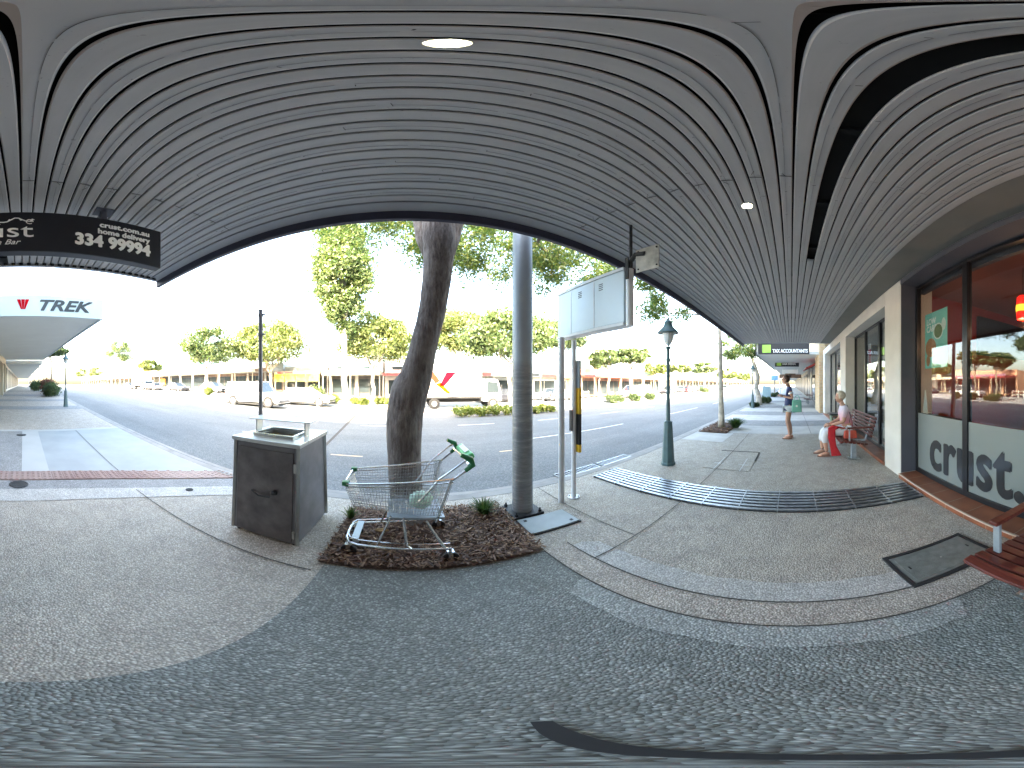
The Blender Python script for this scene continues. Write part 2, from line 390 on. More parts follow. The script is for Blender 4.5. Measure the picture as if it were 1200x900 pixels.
    def prism(s, poly, axis, a0, a1):                   # poly in the plane across the axis
        n = len(poly)
        def mk(p, a): return {'x': (a, p[0], p[1]), 'y': (p[0], a, p[1]), 'z': (p[0], p[1], a)}[axis]
        vs_ = [mk(p, a0) for p in poly] + [mk(p, a1) for p in poly]
        fs_ = [tuple(range(n)), tuple(reversed(range(n, 2 * n)))] + [(i, i + n, (i + 1) % n + n, (i + 1) % n) for i in range(n)]
        return s.add(vs_, fs_)
    def sheet(s, x0, x1, y0, y1, dz, zf=None, nx=1, ny=1, thick=0):
        zf = zf or (lambda x, y: gz(x))
        vs_ = []; fs_ = []
        xs = [x0 + (x1 - x0) * i / nx for i in range(nx + 1)]; ys = [y0 + (y1 - y0) * j / ny for j in range(ny + 1)]
        for x in xs:
            for y in ys: vs_.append((x, y, zf(x, y) + dz))
        W = ny + 1
        for i in range(nx):
            for j in range(ny): fs_.append((i * W + j, (i + 1) * W + j, (i + 1) * W + j + 1, i * W + j + 1))
        s.add(vs_, fs_)
        if thick:
            for (a, b) in (((x0, y0), (x1, y0)), ((x1, y0), (x1, y1)), ((x1, y1), (x0, y1)), ((x0, y1), (x0, y0))):
                k = max(nx, 1); pv = []
                for i in range(k + 1):
                    x = a[0] + (b[0] - a[0]) * i / k; y = a[1] + (b[1] - a[1]) * i / k; z = zf(x, y) + dz
                    pv += [(x, y, z), (x, y, z - thick)]
                s.add(pv, [(2 * i, 2 * i + 1, 2 * i + 3, 2 * i + 2) for i in range(k)])
        return s
    def build(s, name, mats, parent=None, bevel=0, smooth_=False, loc=None, sub=0):
        if name in SPLIT and parent is not None and not (name == 'window' and 'shop' in parent.name and False):
            cs = components(len(s.v), s.f)
            if len(cs) > 1:
                for c in cs:
                    q = MB(); used = sorted({i for k in c for i in s.f[k]}); mp = {a: i for i, a in enumerate(used)}
                    q.v = [s.v[i] for i in used]; q.f = [tuple(mp[i] for i in s.f[k]) for k in c]; q.m = [s.m[k] for k in c]
                    o = q.build(SINGULAR.get(name, name), mats, parent, bevel, smooth_, loc)
                return o
        me = bpy.data.meshes.new(name); me.from_pydata(s.v, [], s.f)
        if not isinstance(mats, (list, tuple)): mats = [mats]
        for m in mats: me.materials.append(m)
        if len(mats) > 1: me.polygons.foreach_set('material_index', s.m)
        bm = bmesh.new(); bm.from_mesh(me); bmesh.ops.recalc_face_normals(bm, faces=bm.faces); bm.to_mesh(me); bm.free()
        if smooth_:
            me.polygons.foreach_set('use_smooth', [True] * len(me.polygons))
            if smooth_ != 'all':
                try: me.set_sharp_from_angle(angle=R(40))
                except Exception: pass
        o = bpy.data.objects.new(name, me); col.objects.link(o)
        if parent is not None: o.parent = parent
        if loc: o.location = loc
        if bevel:
            b = o.modifiers.new('bevel', 'BEVEL'); b.width = bevel; b.segments = 2; b.limit_method = 'ANGLE'; b.angle_limit = R(40)
        return o
def tag(o, label, cat, group=None):
    o['label'] = label; o['category'] = cat
    if group: o['group'] = group
    return o
def struct(o): o['kind'] = 'structure'; return o
def thing(name, label, cat, loc=(0, 0, 0), rz=0, group=None):
    o = bpy.data.objects.new(name, None); o.empty_display_size = .2; col.objects.link(o); o.location = loc; o.rotation_euler = (0, 0, rz)
    return tag(o, label, cat, group)
def children(o): return [c for c in scene.objects if c.parent == o] if False else list(o.children)
def dup(root, loc, rz, label, sc=None):
    def cp(o, p):
        c = o.copy(); col.objects.link(c); c.parent = p
        for ch in list(o.children): cp(ch, c)
        return c
    r = cp(root, None); r.location = loc; r.rotation_euler = (0, 0, rz); r['label'] = label
    if sc: r.scale = sc
    return r
def rawmesh(name, V, F4, mat, parent=None):
    me = bpy.data.meshes.new(name); n = len(F4); k = F4.shape[1]
    me.vertices.add(len(V)); me.vertices.foreach_set('co', V.astype(np.float32).ravel())
    me.loops.add(n * k); me.loops.foreach_set('vertex_index', F4.astype(np.int32).ravel())
    me.polygons.add(n); me.polygons.foreach_set('loop_start', np.arange(0, n * k, k, dtype=np.int32))
    me.update(calc_edges=True); me.materials.append(mat)
    o = bpy.data.objects.new(name, me); col.objects.link(o)
    if parent is not None: o.parent = parent
    return o
def leaves(centres, radii, n_each, size, flat=.75, droop=0.0, aspect=.45):
    C = np.repeat(np.asarray(centres, float), n_each, 0); C = C + 0.0; Rr = np.repeat(np.asarray(radii, float), n_each)
    n = len(C); d = rng.normal(size=(n, 3)); d /= np.linalg.norm(d, axis=1)[:, None]
    rad = Rr * np.where(rng.random(n) < .22, rng.uniform(1, 1.55, n), rng.uniform(.15, 1, n) ** .6); pos = C + d * rad[:, None] * np.array([1, 1, flat])
    u = rng.normal(size=(n, 3)); u[:, 2] -= droop; u /= np.linalg.norm(u, axis=1)[:, None]
    w = rng.normal(size=(n, 3)); w[:, 2] *= .6; w -= u * (u * w).sum(1)[:, None]; w /= np.linalg.norm(w, axis=1)[:, None]
    s = size * rng.uniform(.6, 1.4, n)[:, None]
    a = pos - u * s; b = pos + w * s * aspect; c = pos + u * s; e = pos - w * s * aspect
    V = np.stack([a, b, c, e], 1).reshape(-1, 3); F = np.arange(4 * n).reshape(-1, 4)
    return V, F
def text(name, s_, size, mat, parent, origin, u, v, off=0.0, xs=1.0, shear=0.0, extr=.002, align='LEFT', spacing=1.0, bold=0):
    cu = bpy.data.curves.new(name, 'FONT'); cu.body = s_; cu.size = size; cu.offset = off; cu.extrude = extr; cu.shear = shear
    cu.align_x = align; cu.space_character = spacing; cu.resolution_u = 4
    t = bpy.data.objects.new(name, cu); col.objects.link(t)
    dg = bpy.context.evaluated_depsgraph_get(); dg.update()
    me = bpy.data.meshes.new_from_object(t.evaluated_get(dg)); bpy.data.objects.remove(t)
    u, v = Vector(u), Vector(v); n = u.cross(v); o3 = Vector(origin)
    for p in me.vertices: p.co = o3 + u * p.co.x * xs + v * p.co.y + n * p.co.z
    if bold:
        bm = bmesh.new()
        for k, (dx, dy) in enumerate(((0, 0), (1, 0), (-1, 0), (0, .7), (0, -.7))):
            m2 = me.copy()
            for p in m2.vertices: p.co = p.co + u * dx * bold + v * dy * bold + n * .0004 * k
            bm.from_mesh(m2); bpy.data.meshes.remove(m2)
        bm.to_mesh(me); bm.free()
    me.materials.clear(); me.materials.append(mat)
    o = bpy.data.objects.new(name, me); col.objects.link(o); o.parent = parent; return o

# ================================================================== GROUND
RX0, RX1 = -260, 260
def zr(x, y): return gz(x) + cross(y)
def grid_sheet(name, xs, ys, zf, mat):
    b = MB(); W = len(ys)
    b.add([(x, y, zf(x, y)) for x in xs for y in ys], [(i * W + j, (i + 1) * W + j, (i + 1) * W + j + 1, i * W + j + 1) for i in range(len(xs) - 1) for j in range(W - 1)])
    return struct(b.build(name, mat))
grid_sheet('ground', [-1500, -300, -100, -24, -3, 60, 200, 1500], [-800, -100, -20, 2.9, 3.1, 15.4, 40, 120, 1500], lambda x, y: zr(x, y) - .22, M['earth'])
grid_sheet('road', [-600, -260, -24, -3, 60, 260, 600], [2.9, 3.3, 15.4], zr, M['asphalt'])
grid_sheet('parking_lane', [-600, -260, -24, -3, 60, 260, 600], [15.404, 26.0], lambda x, y: zr(x, y), M['concrete'])
grid_sheet('far_footpath', [-600, -260, -24, -3, 60, 260, 600], [26.0, 36.0], lambda x, y: zr(x, y) + .13, M['concrete_white'])
# footpath slab on this side, split in X where the slope starts
for nm, xs, mt in (('footpath', (-2.9, 60, 260), 'agg_tan'),):
    b = MB(); b.sheet(-2.9, 7.2, -30, 2.86, 0, nx=1, thick=.3); struct(b.build('footpath', M['agg_tan']))
b = MB(); b.sheet(7.2, 260, -30, 2.86, 0, nx=1, thick=.3); struct(b.build('footpath', M['concrete']))
b = MB(); b.sheet(-24, -2.9, -30, 2.86, 0, nx=20, thick=.3); b.sheet(-400, -24, -30, 2.86, 0, nx=1, thick=.3); struct(b.build('footpath', M['agg_pink']))
# kerb and gutter
b = MB(); b.sheet(-400, -24, 2.86, 3.0, .003, nx=1, thick=.25); b.sheet(-24, -3, 2.86, 3.0, .003, nx=12, thick=.25); b.sheet(-3, 260, 2.86, 3.0, .003, nx=1, thick=.25); struct(b.build('kerb', M['kerb'], bevel=.0))
b = MB()
for (x0, x1, n) in ((-400, -24, 1), (-24, -3, 12), (-3, 260, 1)): b.sheet(x0, x1, 3.0, 3.38, .004, zf=zr, nx=n, ny=1)
struct(b.build('gutter', M['kerb']))
# paving bands laid on the slab
def band(x0, x1, y0, y1, mat, dz=.004, nx=1, name='paving_band'):
    b = MB(); b.sheet(x0, x1, y0, y1, dz, nx=nx); return struct(b.build(name, M[mat]))
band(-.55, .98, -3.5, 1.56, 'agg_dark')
band(.98, 1.20, -1.6, 1.56, 'agg_pink')
# cement wash left along the joints (stains with a shape of their own)
def blob(pts, mat, dz, name='cement_stain'):
    b = MB(); b.add([(p[0], p[1], gz(p[0]) + dz) for p in pts], [tuple(range(len(pts)))]); return struct(b.build(name, M[mat]))
def wav(x0, x1, y0, y1, amp=.008, n=26, round_=.12):
    pts = []
    for i in range(n + 1):
        y = y0 + (y1 - y0) * i / n; k = min(i, n - i) / n; pts.append((x1 - (round_ if k < .02 else 0) + random.uniform(-amp, amp) - .05 * math.sin(i * .9) * amp * 8, y))
    for i in range(n, -1, -1):
        y = y0 + (y1 - y0) * i / n; pts.append((x0, y))
    return pts
blob(wav(1.206, 1.42, -.80, 1.50), 'agg_wash', .004)
pts = [(-p[0] + 0.97 + .80, p[1]) for p in wav(.80, .97, -.78, 1.2)]
pts = [(2 * .975 - 0 - (x_ + 0), y_) if False else (x_, y_) for x_, y_ in [(.974 - (p[0] - .80), p[1]) for p in wav(.80, .97, -.78, 1.1)]]
blob(pts, 'agg_darkwash', .008)
# joints in the slab
b = MB()
for (x0, x1, y0, y1) in ((.972, .982, -1.6, 1.56), (1.196, 1.206, -1.6, 1.56), (1.20, 2.58, 1.24, 1.25), (3.16, 7.2, 1.24, 1.25), (7.2, 60, -.6, -.59), (-2.9, -.60, 1.44, 1.452), (7.2, 7.21, -1.6, 2.86), (1.68, 1.69, 1.26, 2.85)):
    b.sheet(x0, x1, y0, y1, .012)
struct(b.build('expansion_joint', M['joint']))
# driveway crossing to the left
def ex(r0, r1):
    def f(y):
        r = r0 + (r1 - r0) * max(0, y) / 2.84; return -math.sqrt(max(r * r - min(y, 2.84) ** 2, 0)) if y > 0 else -r0
    return f
def arcband(fa, fb, y0, y1, mat, dz, name='paving_band', n=24, nx=4):
    b = MB(); P_ = []
    for i in range(n + 1):
        y = y0 + (y1 - y0) * i / n; xa, xb = fa(y), fb(y)
        for k in range(nx + 1): x = xa + (xb - xa) * k / nx; P_.append((x, y, gz(x) + dz))
    W = nx + 1; b.add(P_, [(i * W + k, i * W + k + 1, (i + 1) * W + k + 1, (i + 1) * W + k) for i in range(n) for k in range(nx)]); return struct(b.build(name, M[mat]))
arcband(ex(3.24, 3.38), ex(2.88, 3.12), -2.6, 2.84, 'agg_wash', .006)
arcband(ex(3.54, 3.68), ex(3.24, 3.38), -2.6, 2.84, 'agg_cool', .006)
dl = lambda y: -6.9
arcband(dl, ex(3.90, 4.0), -12, 2.84, 'concrete_pale', .006, 'driveway', 40, 10)
arcband(dl, ex(3.90, 4.0), -12, -.02, 'agg_cool', .010, 'driveway', 30, 10)
arcband(dl, ex(3.90, 4.0), -.02, .42, 'concrete_white', .010, 'driveway', 3, 10)
arcband(dl, ex(3.90, 4.0), 1.5, 1.512, 'joint', .014, 'expansion_joint', 1, 10)
band(-7.1, -6.9, -2, 2.84, 'concrete_white', .008)
for (x0, x1, w) in ((-12.6, -11.4, 'agg_cool'), (-16.2, -15.0, 'agg_cool'), (-20.5, -18.6, 'agg_cool'), (-27, -24.1, 'agg_cool')): band(x0, x1, -1.6, 2.84, w, .006, 4)
for i, x in enumerate((8.6, 11.6, 15.2, 19.8, 26, 34)): band(x, x + 1.3 + .25 * i, -1.55, 2.84, 'agg_cool', .006)
band(5.9, 7.1, 1.7, 2.84, 'concrete', .006)
# tactile strip of ribbed red tiles
def ribbed():
    b = MB(); fo, fi = ex(3.89, 3.99), ex(3.55, 3.69)
    y = -1.2
    while y < 2.78:
        ya, yb = y, min(y + .16, 2.8)
        q = [(fo(ya), ya), (fi(ya), ya), (fi(yb), yb), (fo(yb), yb)]
        zz = [gz(p[0]) for p in q]
        b.add([(p[0], p[1], z) for p, z in zip(q, zz)] + [(p[0], p[1], z + .02) for p, z in zip(q, zz)], [(0, 3, 2, 1), (4, 5, 6, 7), (0, 1, 5, 4), (1, 2, 6, 5), (2, 3, 7, 6), (3, 0, 4, 7)])
        for k in range(5):
            t_ = (k + .5) / 5; x = fo(ya + .05) + (fi(ya + .05) - fo(ya + .05)) * t_; b.box((x, ya + .04, gz(x) + .023), (.035, .035, .008)); b.box((x, ya + .12, gz(x) + .023), (.035, .035, .008))
        y += .165
    return b
m_, nt_, b_ = newmat('tactile_red')
nt_.links.new(ramp(nt_, noise(nt_, texco(nt_, (1, .9, 1)), .8, 2), [(.35, (.27, .17, .15)), (.65, (.36, .27, .24))]), b_.inputs['Base Color']); b_.inputs['Roughness'].default_value = .8
M['tactile'] = m_
t = ribbed().build('tactile_paving', M['tactile']); tag(t, 'strip of studded red tactile paving tiles across the footpath beside the driveway', 'tactile paving')

# road markings
b = MB()
for x in (-30, -25, -20, -15.5, -11, -6.4, -2, 2.2, 6.2, 10.6, 15, 19.5, 24, 29, 34, 40, 46): b.sheet(x, x + 1.7, 10.4, 10.5, .005, zf=zr)
b.sheet(-60, -24, 14.9, 15.0, .005, zf=zr); 
for x in (3.6, 12, 20): b.sheet(x, x + 4.5, 6.6, 6.68, .005, zf=zr)
struct(b.build('road_marking', M['paint_line']))
b = MB(); b.sheet(-1.75, -1.0, 5.4, 5.47, .005, zf=zr); b.sheet(2.2, 2.7, 5.5, 5.57, .005, zf=zr)
b.sheet(-5.2, -4.7, 6.5, 6.58, .005, zf=zr); struct(b.build('road_marking', M['paint_orange']))
b = MB()
b.add([(-3.2, 14.5, zr(0, 14.5) + .006), (-3.05, 14.5, zr(0, 14.5) + .006), (-2.0, 5.0, zr(0, 5) + .006), (-2.08, 5.0, zr(0, 5) + .006)], [(0, 1, 2, 3)])
struct(b.build('road_patch_joint', M['joint']))

# ================================================================== DRAINS, LIDS
def grate(label, x0, x1, y0, y1, z, nb, cell, along='y', name='drain_grate'):
    t = thing(name, label, 'drain grate', ((x0 + x1) / 2, (y0 + y1) / 2, z)); cx, cy = (x0 + x1) / 2, (y0 + y1) / 2
    b = MB(); b.b2(x0 - cx, x1 - cx, y0 - cy, y1 - cy, .002, .006); b.build('channel', M['black_rubber'], t)
    b = MB()
    if along == 'y':
        for i in range(nb):
            x = x0 + (x1 - x0) * (i + .5) / nb; b.b2(x - .022 - cx, x + .022 - cx, y0 - cy, y1 - cy, .007, .024)
        y = y0
        while y <= y1 + .001: b.b2(x0 - cx, x1 - cx, y - .007 - cy, y + .007 - cy, .008, .028); y += cell
    else:
        k = int((x1 - x0) / cell)
        for i in range(k + 1): x = x0 + (x1 - x0) * i / k; b.b2(x - .008 - cx, x + .008 - cx, y0 - cy, y1 - cy, .007, .03)
        for y in (y0, (y0 + y1) / 2, y1): b.b2(x0 - cx, x1 - cx, y - .012 - cy, y + .012 - cy, .008, .033)
    b.build('bars', M['grate_steel'], t); return t
grate('long steel slotted grate crossing the footpath from the kerb to the shop step', 2.58, 3.16, -1.555, 2.7, 0, 7, .425)
zg = zr(3, 3.2)
grate('kerbside gutter grate nearer the white posts, left of the pair', 2.35, 3.25, 3.02, 3.42, zg, 5, .06, 'x')
grate('kerbside gutter grate nearer the green lamp post, right of the pair', 3.35, 4.2, 3.02, 3.42, zg, 5, .06, 'x')
# pit lid by the bench
t = thing('pit_cover', 'dark framed rectangular metal access cover in the paving beside the bench', 'access cover', (1.42, -1.0, 0), R(4))
b = MB()
for a in ((-.21, -.18, -.36, .36), (.18, .21, -.36, .36), (-.18, .18, -.36, -.33), (-.18, .18, .33, .36)): b.b2(*a, .0, .016)
b.build('frame', M['black_rubber'], t)
b = MB(); b.b2(-.175, .175, -.325, .325, .0, .013); b.b2(-.15, .15, -.30, .30, .013, .016); b.build('lid', M['pit_metal'], t, bevel=.003)
b = MB(); b.box((0, .26, .017), (.035, .012, .004)); b.box((0, -.26, .017), (.035, .012, .004)); b.build('lift_hole', M['black_rubber'], t)
b = MB(); b.lathe([(.009, .015), (.008, .019)], (.0, 0, 0), 10); b.build('bolt', M['stainless'], t)
# grey plate lid by the galvanised pole
t = thing('meter_lid', 'pale grey composite service lid in the paving at the foot of the galvanised pole', 'service lid', (1.29, 1.975, 0), R(-2))
b = MB(); b.b2(-.275, .275, -.165, .165, .0, .012); b.build('rim', M['black_rubber'], t)
b = MB(); b.b2(-.262, .262, -.152, .152, .012, .024); b.build('lid', M['cover_grey'], t, bevel=.003)
b = MB(); b.box((-.2, .1, .025), (.03, .03, .004)); b.box((.2, -.1, .025), (.03, .03, .004)); b.build('lift_hole', M['iron'], t)
# infill access covers marked with chalk
t = thing('infill_cover', 'pebble filled access cover outlined with dark joints and white chalk crosses before the woman', 'access cover', (4.55, 1.09, 0))
b = MB(); b.b2(-.6, .6, -.41, .41, 0, .007); b.build('infill', M['agg_tan'], t)
b = MB(); b.b2(.59, .625, -.41, .41, .002, .012); b.b2(-.02, .6, -.43, -.405, .002, .012); b.build('joint_line', M['joint'], t)
b = MB()
for y in (.2, -.25):
    b.b2(-.62, .1, y - .006, y + .006, .006, .010); b.b2(-.3, -.285, y - .09, y + .09, .006, .0105)
b.build('chalk_mark', M['paint_line'], t)
for nm, px, py, r, lab in (('manhole_cover', 22, 568, .13, 'round dark iron valve cover at the far left edge of the tactile strip'), ('valve_cover', 222, 574.5, .05, 'small dark round valve cap in the pale paving beside the bin'),
                      ('valve_cover', 718, 552, .07, 'small dark valve cap in the paving beside the gutter grates'), ('valve_cover', 25, 510, .13, 'round dark cover in the paving beyond the driveway')):
    p = P(px, py); b = MB(); b.lathe([(r * 1.05, .008), (r * 1.05, .012), (r * .9, .016), (r * .86, .012), (r * .3, .013), (.001, .013)], n=20)
    for i in range(5): b.box((0, (i - 2) * r * .3, .015), (r * 1.1, .006, .004))
    tag(b.build(nm, M['iron'], loc=(p.x, p.y, gz(p.x))), lab, 'access cover')
# black strap on the ground below the camera
b = MB(); pts = [(.150, .245), (.125, .175), (.098, .10), (.076, .04), (.062, -.02), (.05, -.08), (.036, -.15)]
vv = []; n = len(pts)
for i, p in enumerate(pts):
    a = Vector(pts[min(i + 1, n - 1)]) - Vector(pts[max(i - 1, 0)]); a.normalize(); q = Vector((-a.y, a.x)); w = .017 * (1 if 0 < i else .8)
    for s_ in (-1, 1):
        for z in (.010, .016): vv.append((p[0] + q.x * w * s_, p[1] + q.y * w * s_, z))
ff = []
for i in range(n - 1):
    k = i * 4; ff += [(k, k + 1, k + 5, k + 4), (k + 2, k + 6, k + 7, k + 3), (k + 1, k + 3, k + 7, k + 5), (k, k + 4, k + 6, k + 2)]
b.add(vv, ff); tag(b.build('strap', M['black_rubber']), 'thin black strap lying on the dark pebble paving', 'strap')

# ================================================================== THE AWNING ABOVE
SZ = 3.2
AX0, AX1 = -3.2, 10.05
aw = thing('awning', 'wide awning lined with grey timber slats and edged by a dark fascia', 'awning', (0, 0, SZ))
b = MB(); SP = .0926; lines = [.079 + SP * n for n in range(-14, 20)]
def slat(b, y0, y1, x0, x1, split):
    c = .006
    prof = [(y0, .012), (y0, c), (y0 + c, 0), (y1 - c, 0), (y1, c), (y1, .012), (y1, .03), (y0, .03)]
    xs = [x0] + [x for x in split if x0 < x < x1] + [x1]
    for i in range(len(xs) - 1): b.prism(prof, 'x', xs[i] + (.0025 if i else 0), xs[i + 1] - (.0025 if i < len(xs) - 2 else 0))
seam = MB()
for i in range(len(lines) - 1):
    y0, y1 = lines[i] + .0065, lines[i + 1] - .0065
    if y0 > 1.82: break
    y1 = min(y1, 1.84)
    mid = (y0 + y1) / 2
    sp = [-1.56 + .01 * (i % 3), 1.48, 4.5, 7.5] if i % 2 else [3.1, 6.1]
    if i % 2 and mid > -.1:
        for xx in (-1.56, 1.48, 4.5, 7.5): seam.box((xx + .012, mid, -.0012), (.007, SP * .8, .002), rz=random.uniform(-.2, .2)); seam.box((xx + random.uniform(-.05, .05), mid + .01, -.0012), (.05, .003, .002), rz=random.uniform(-.8, .8))
    if -.2 < mid < -.12: slat(b, y0, y1, AX0 + .03, AX1, sp)
    elif -.295 < mid < -.2: slat(b, y0, y1, 3.07, AX1, sp)
    else: slat(b, y0, y1, AX0 + .03, AX1, sp)
    if i % 2:                                        # the worn seam and nail heads down every second board
        x = AX0 + .1
        while x < AX1:
            L = random.uniform(.15, .7)
            if not (-.295 < mid < -.2 and x < 3.1): seam.box((x + L / 2, mid + .004, -.0012), (L, .0010, .002))
            if random.random() < .5 and not (-.295 < mid < -.2 and x < 3.1): seam.box((x, mid + random.uniform(-.02, .02), -.0012), (.003, random.uniform(.008, .03), .002), rz=random.uniform(-.4, .4))
            x += L + random.uniform(.01, .06)
sf = b.build('soffit', M['soffit_slat'], aw); seam.build('seam_line', plain('seam', (.09, .085, .08), .9), aw)
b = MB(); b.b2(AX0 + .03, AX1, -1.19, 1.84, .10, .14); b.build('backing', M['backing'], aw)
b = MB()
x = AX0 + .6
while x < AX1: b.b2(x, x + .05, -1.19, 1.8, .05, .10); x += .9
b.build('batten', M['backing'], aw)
b = MB(); b.b2(AX0 + .03, AX1, -1.62, -1.2, 0, .05); b.build('wall_strip', M['soffit_plain'], aw)
b = MB(); b.prism([(1.845, -.005), (1.95, -.03), (1.95, .0), (1.845, .03)], 'x', AX0, AX1); b.build('edge_trim', M['trim_grey'], aw)
b = MB(); b.b2(AX0 - .02, AX1, 1.952, 2.0, -.13, .36); b.build('fascia', M['navy_fascia'], aw, bevel=.004)
b = MB(); b.b2(AX0 - .02, AX0 + .028, -1.62, 1.95, -.03, .36); b.b2(AX1 + .002, AX1 + .04, -1.62, 2.0, -.0, .36); b.build('end_fascia', M['trim_grey'], aw)
b = MB()
y = -1.55
while y < 1.9: b.b2(AX0 + .03, AX0 + .06, y, y + .05, -.028, -.002); y += .10
b.build('end_clip', M['backing'], aw)
b = MB(); b.b2(AX0, AX1, -1.64, 1.95, .37, .40); b.build('roof_sheet', M['galv'], aw)
def downlight(x, y, label, k=1.0):
    t = thing('downlight', label, 'ceiling light', (x, y, SZ), group='lit downlights in the awning')
    b = MB(); b.lathe([(.035 * k, -.004), (.046 * k, -.006), (.048 * k, .0), (.035 * k, .0)], n=28); b.build('trim', M['label_white'], t, smooth_=True)
    b = MB(); b.lathe([(.036 * k, -.0065), (.02 * k, -.010), (.001, -.011)], n=28); b.build('diffuser', M['lamp_on'], t, smooth_=True)
downlight(.05, .30, 'lit round downlight almost overhead, larger of the two in view', .68)
downlight(1.87, .34, 'lit round downlight in the slats towards the standing woman, smaller in view')

# ================================================================== HANGING SIGN (crust)
t = thing('hanging_sign', 'black hanging shop sign with white phone number under the awning end', 'shop sign', (-1.85, 0, 0))
b = MB(); b.b2(-.09, .0, -1.35, 1.17, 2.62, 3.07); b.build('panel', M['sign_black'], t, bevel=.006)
b = MB()
for y in (-.9, .62, ): b.b2(-.07, -.02, y, y + .05, 3.07, 3.19); b.b2(-.11, .02, y - .05, y + .10, 3.19, 3.198)
b.build('bracket', M['charcoal'], t)
U, V_ = (0, 1, 0), (0, 0, 1)
text('lettering', '334 99994', .175, M['sign_white'], t, (.004, 1.055, 2.725), U, V_, off=.004, xs=.83, align='RIGHT', bold=.006, spacing=1.06)
text('lettering', 'home delivery', .082, M['sign_white'], t, (.004, 1.05, 2.875), U, V_, off=.001, xs=.95, align='RIGHT', bold=.003, spacing=1.04)
text('lettering', 'crust.com.au', .082, M['sign_white'], t, (.004, 1.05, 2.955), U, V_, off=.001, xs=1.02, align='RIGHT', bold=.003, spacing=1.04)
text('lettering', 'crust', .22, M['sign_white'], t, (.004, .08, 2.77), U, V_, off=.0, xs=1.35, align='RIGHT')
text('lettering', 'Pizza Bar', .075, M['sign_white'], t, (.004, -.03, 2.69), U, V_, shear=.4, xs=1.1, align='RIGHT')
b = MB(); pp = [(.005, -.78 + .86 * i / 30, 2.955 + .025 * math.sin(i * .55) + .012 * math.sin(i * 1.3)) for i in range(31)]
b.tube(pp, .005, 6)
for i in range(2, 30, 3):
    p = pp[i]; s_ = 1 if i % 2 else -1
    b.tube([(.005, p[1], p[2]), (.005, p[1] + .02, p[2] + s_ * .025), (.005, p[1] + .035, p[2] + s_ * .02)], [.003, .008, .002], 6)
for q in range(12): pass
b.tube([(.005, .05 + .026 * math.cos(k * .6), 2.945 + .026 * math.sin(k * .6)) for k in range(10)], .004, 6)
b.build('flourish', M['sign_white'], t)

# ================================================================== SHOP BUILDING (right, behind the camera)
BY = -1.62; GY = -1.91
bd = thing('shop_building', 'two storey white rendered corner shop building with large black framed windows', 'building', (0, 0, 0))
b = MB()
b.b2(-3.25, 12.3, -16, BY - .02, 3.62, 7.4); b.b2(-3.3, 12.35, BY - .04, BY + .06, 7.4, 7.6)
b.build('upper_wall', M['render_white'], bd)
b = MB(); b.b2(-3.25, 12.3, -16, -15.8, 0, 3.62); b.b2(-3.25, -3.05, -15.8, BY, 0, 3.62); b.b2(4.05, 12.3, -15.8, -4.6, 0, 3.1); b.build('side_wall', M['render_white'], bd)
b = MB()
b.b2(3.38, 4.02, -2.2, BY, 0, 3.199)
b.b2(7.16, 7.94, -2.2, BY, 0, 2.93); b.b2(11.7, 12.3, -2.2, BY, 0, 2.93)
b.b2(4.02, 12.3, -2.2, BY, 2.93, 3.199)
b.build('pillar', M['render_white'], bd, bevel=.008)
b = MB(); b.b2(3.37, 3.378, GY, BY - .012, .08, 3.12); b.b2(-3.05, 3.376, GY - .1, BY, 3.11, 3.198); b.b2(-3.04, 3.376, -2.05, -1.99, 3.0, 3.11)
b.build('charcoal_reveal', M['charcoal'], bd)
b = MB(); b.b2(-3.05, 3.37, -2.2, -1.585, 0, .076); b.build('step', M['tile'], bd, bevel=.006)
b = MB(); b.b2(4.02, 12.2, -2.2, -1.60, 0, .066); b.build('step', M['tile'], bd, bevel=.006)
b = MB(); b.b2(-3.05, 3.37, -1.5845, -1.58, .062, .079); b.b2(-3.05, 3.37, -1.60, -1.5805, .0765, .079); b.build('step_edge', plain('grout', (.55, .42, .34), .7), bd)
# crust windows
def window(x0, x1, z0, z1, y, parent, glass=True, mull=.05, film=None, name='window'):
    b = MB(); w = .045
    b.b2(x0, x0 + w, y - .05, y + .03, z0, z1); b.b2(x1 - w, x1, y - .05, y + .03, z0, z1)
    b.b2(x0 + w, x1 - w, y - .05, y + .03, z0, z0 + .075); b.b2(x0 + w, x1 - w, y - .05, y + .03, z1 - w, z1)
    f = b.build('window_frame', M['frame_black'], parent, bevel=.003)
    b = MB(); b.b2(x0 + w, x1 - w, y - .004, y + .002, z0 + .075, z1 - w); b.build('pane', M['glass'], f)
    return f
wx = [3.37, 2.19, 1.01, -.17, -1.35, -3.05]
wins = []
for i in range(5): wins.append(window(wx[i + 1], wx[i], .078, 3.108, GY, bd))
for i in range(5):
    b = MB(); b.b2(wx[i + 1] + .047, wx[i] - .047, GY + .004, GY + .007, .155, 1.05); b.build('frosted_film', M['frost'], wins[i])
text('lettering', 'crust.', .90, M['letter_dark'], wins[0], (2.98, GY + .011, .27), (-1, 0, 0), (0, 0, 1), off=.012, xs=.74, extr=.001, spacing=1.08, bold=.017)
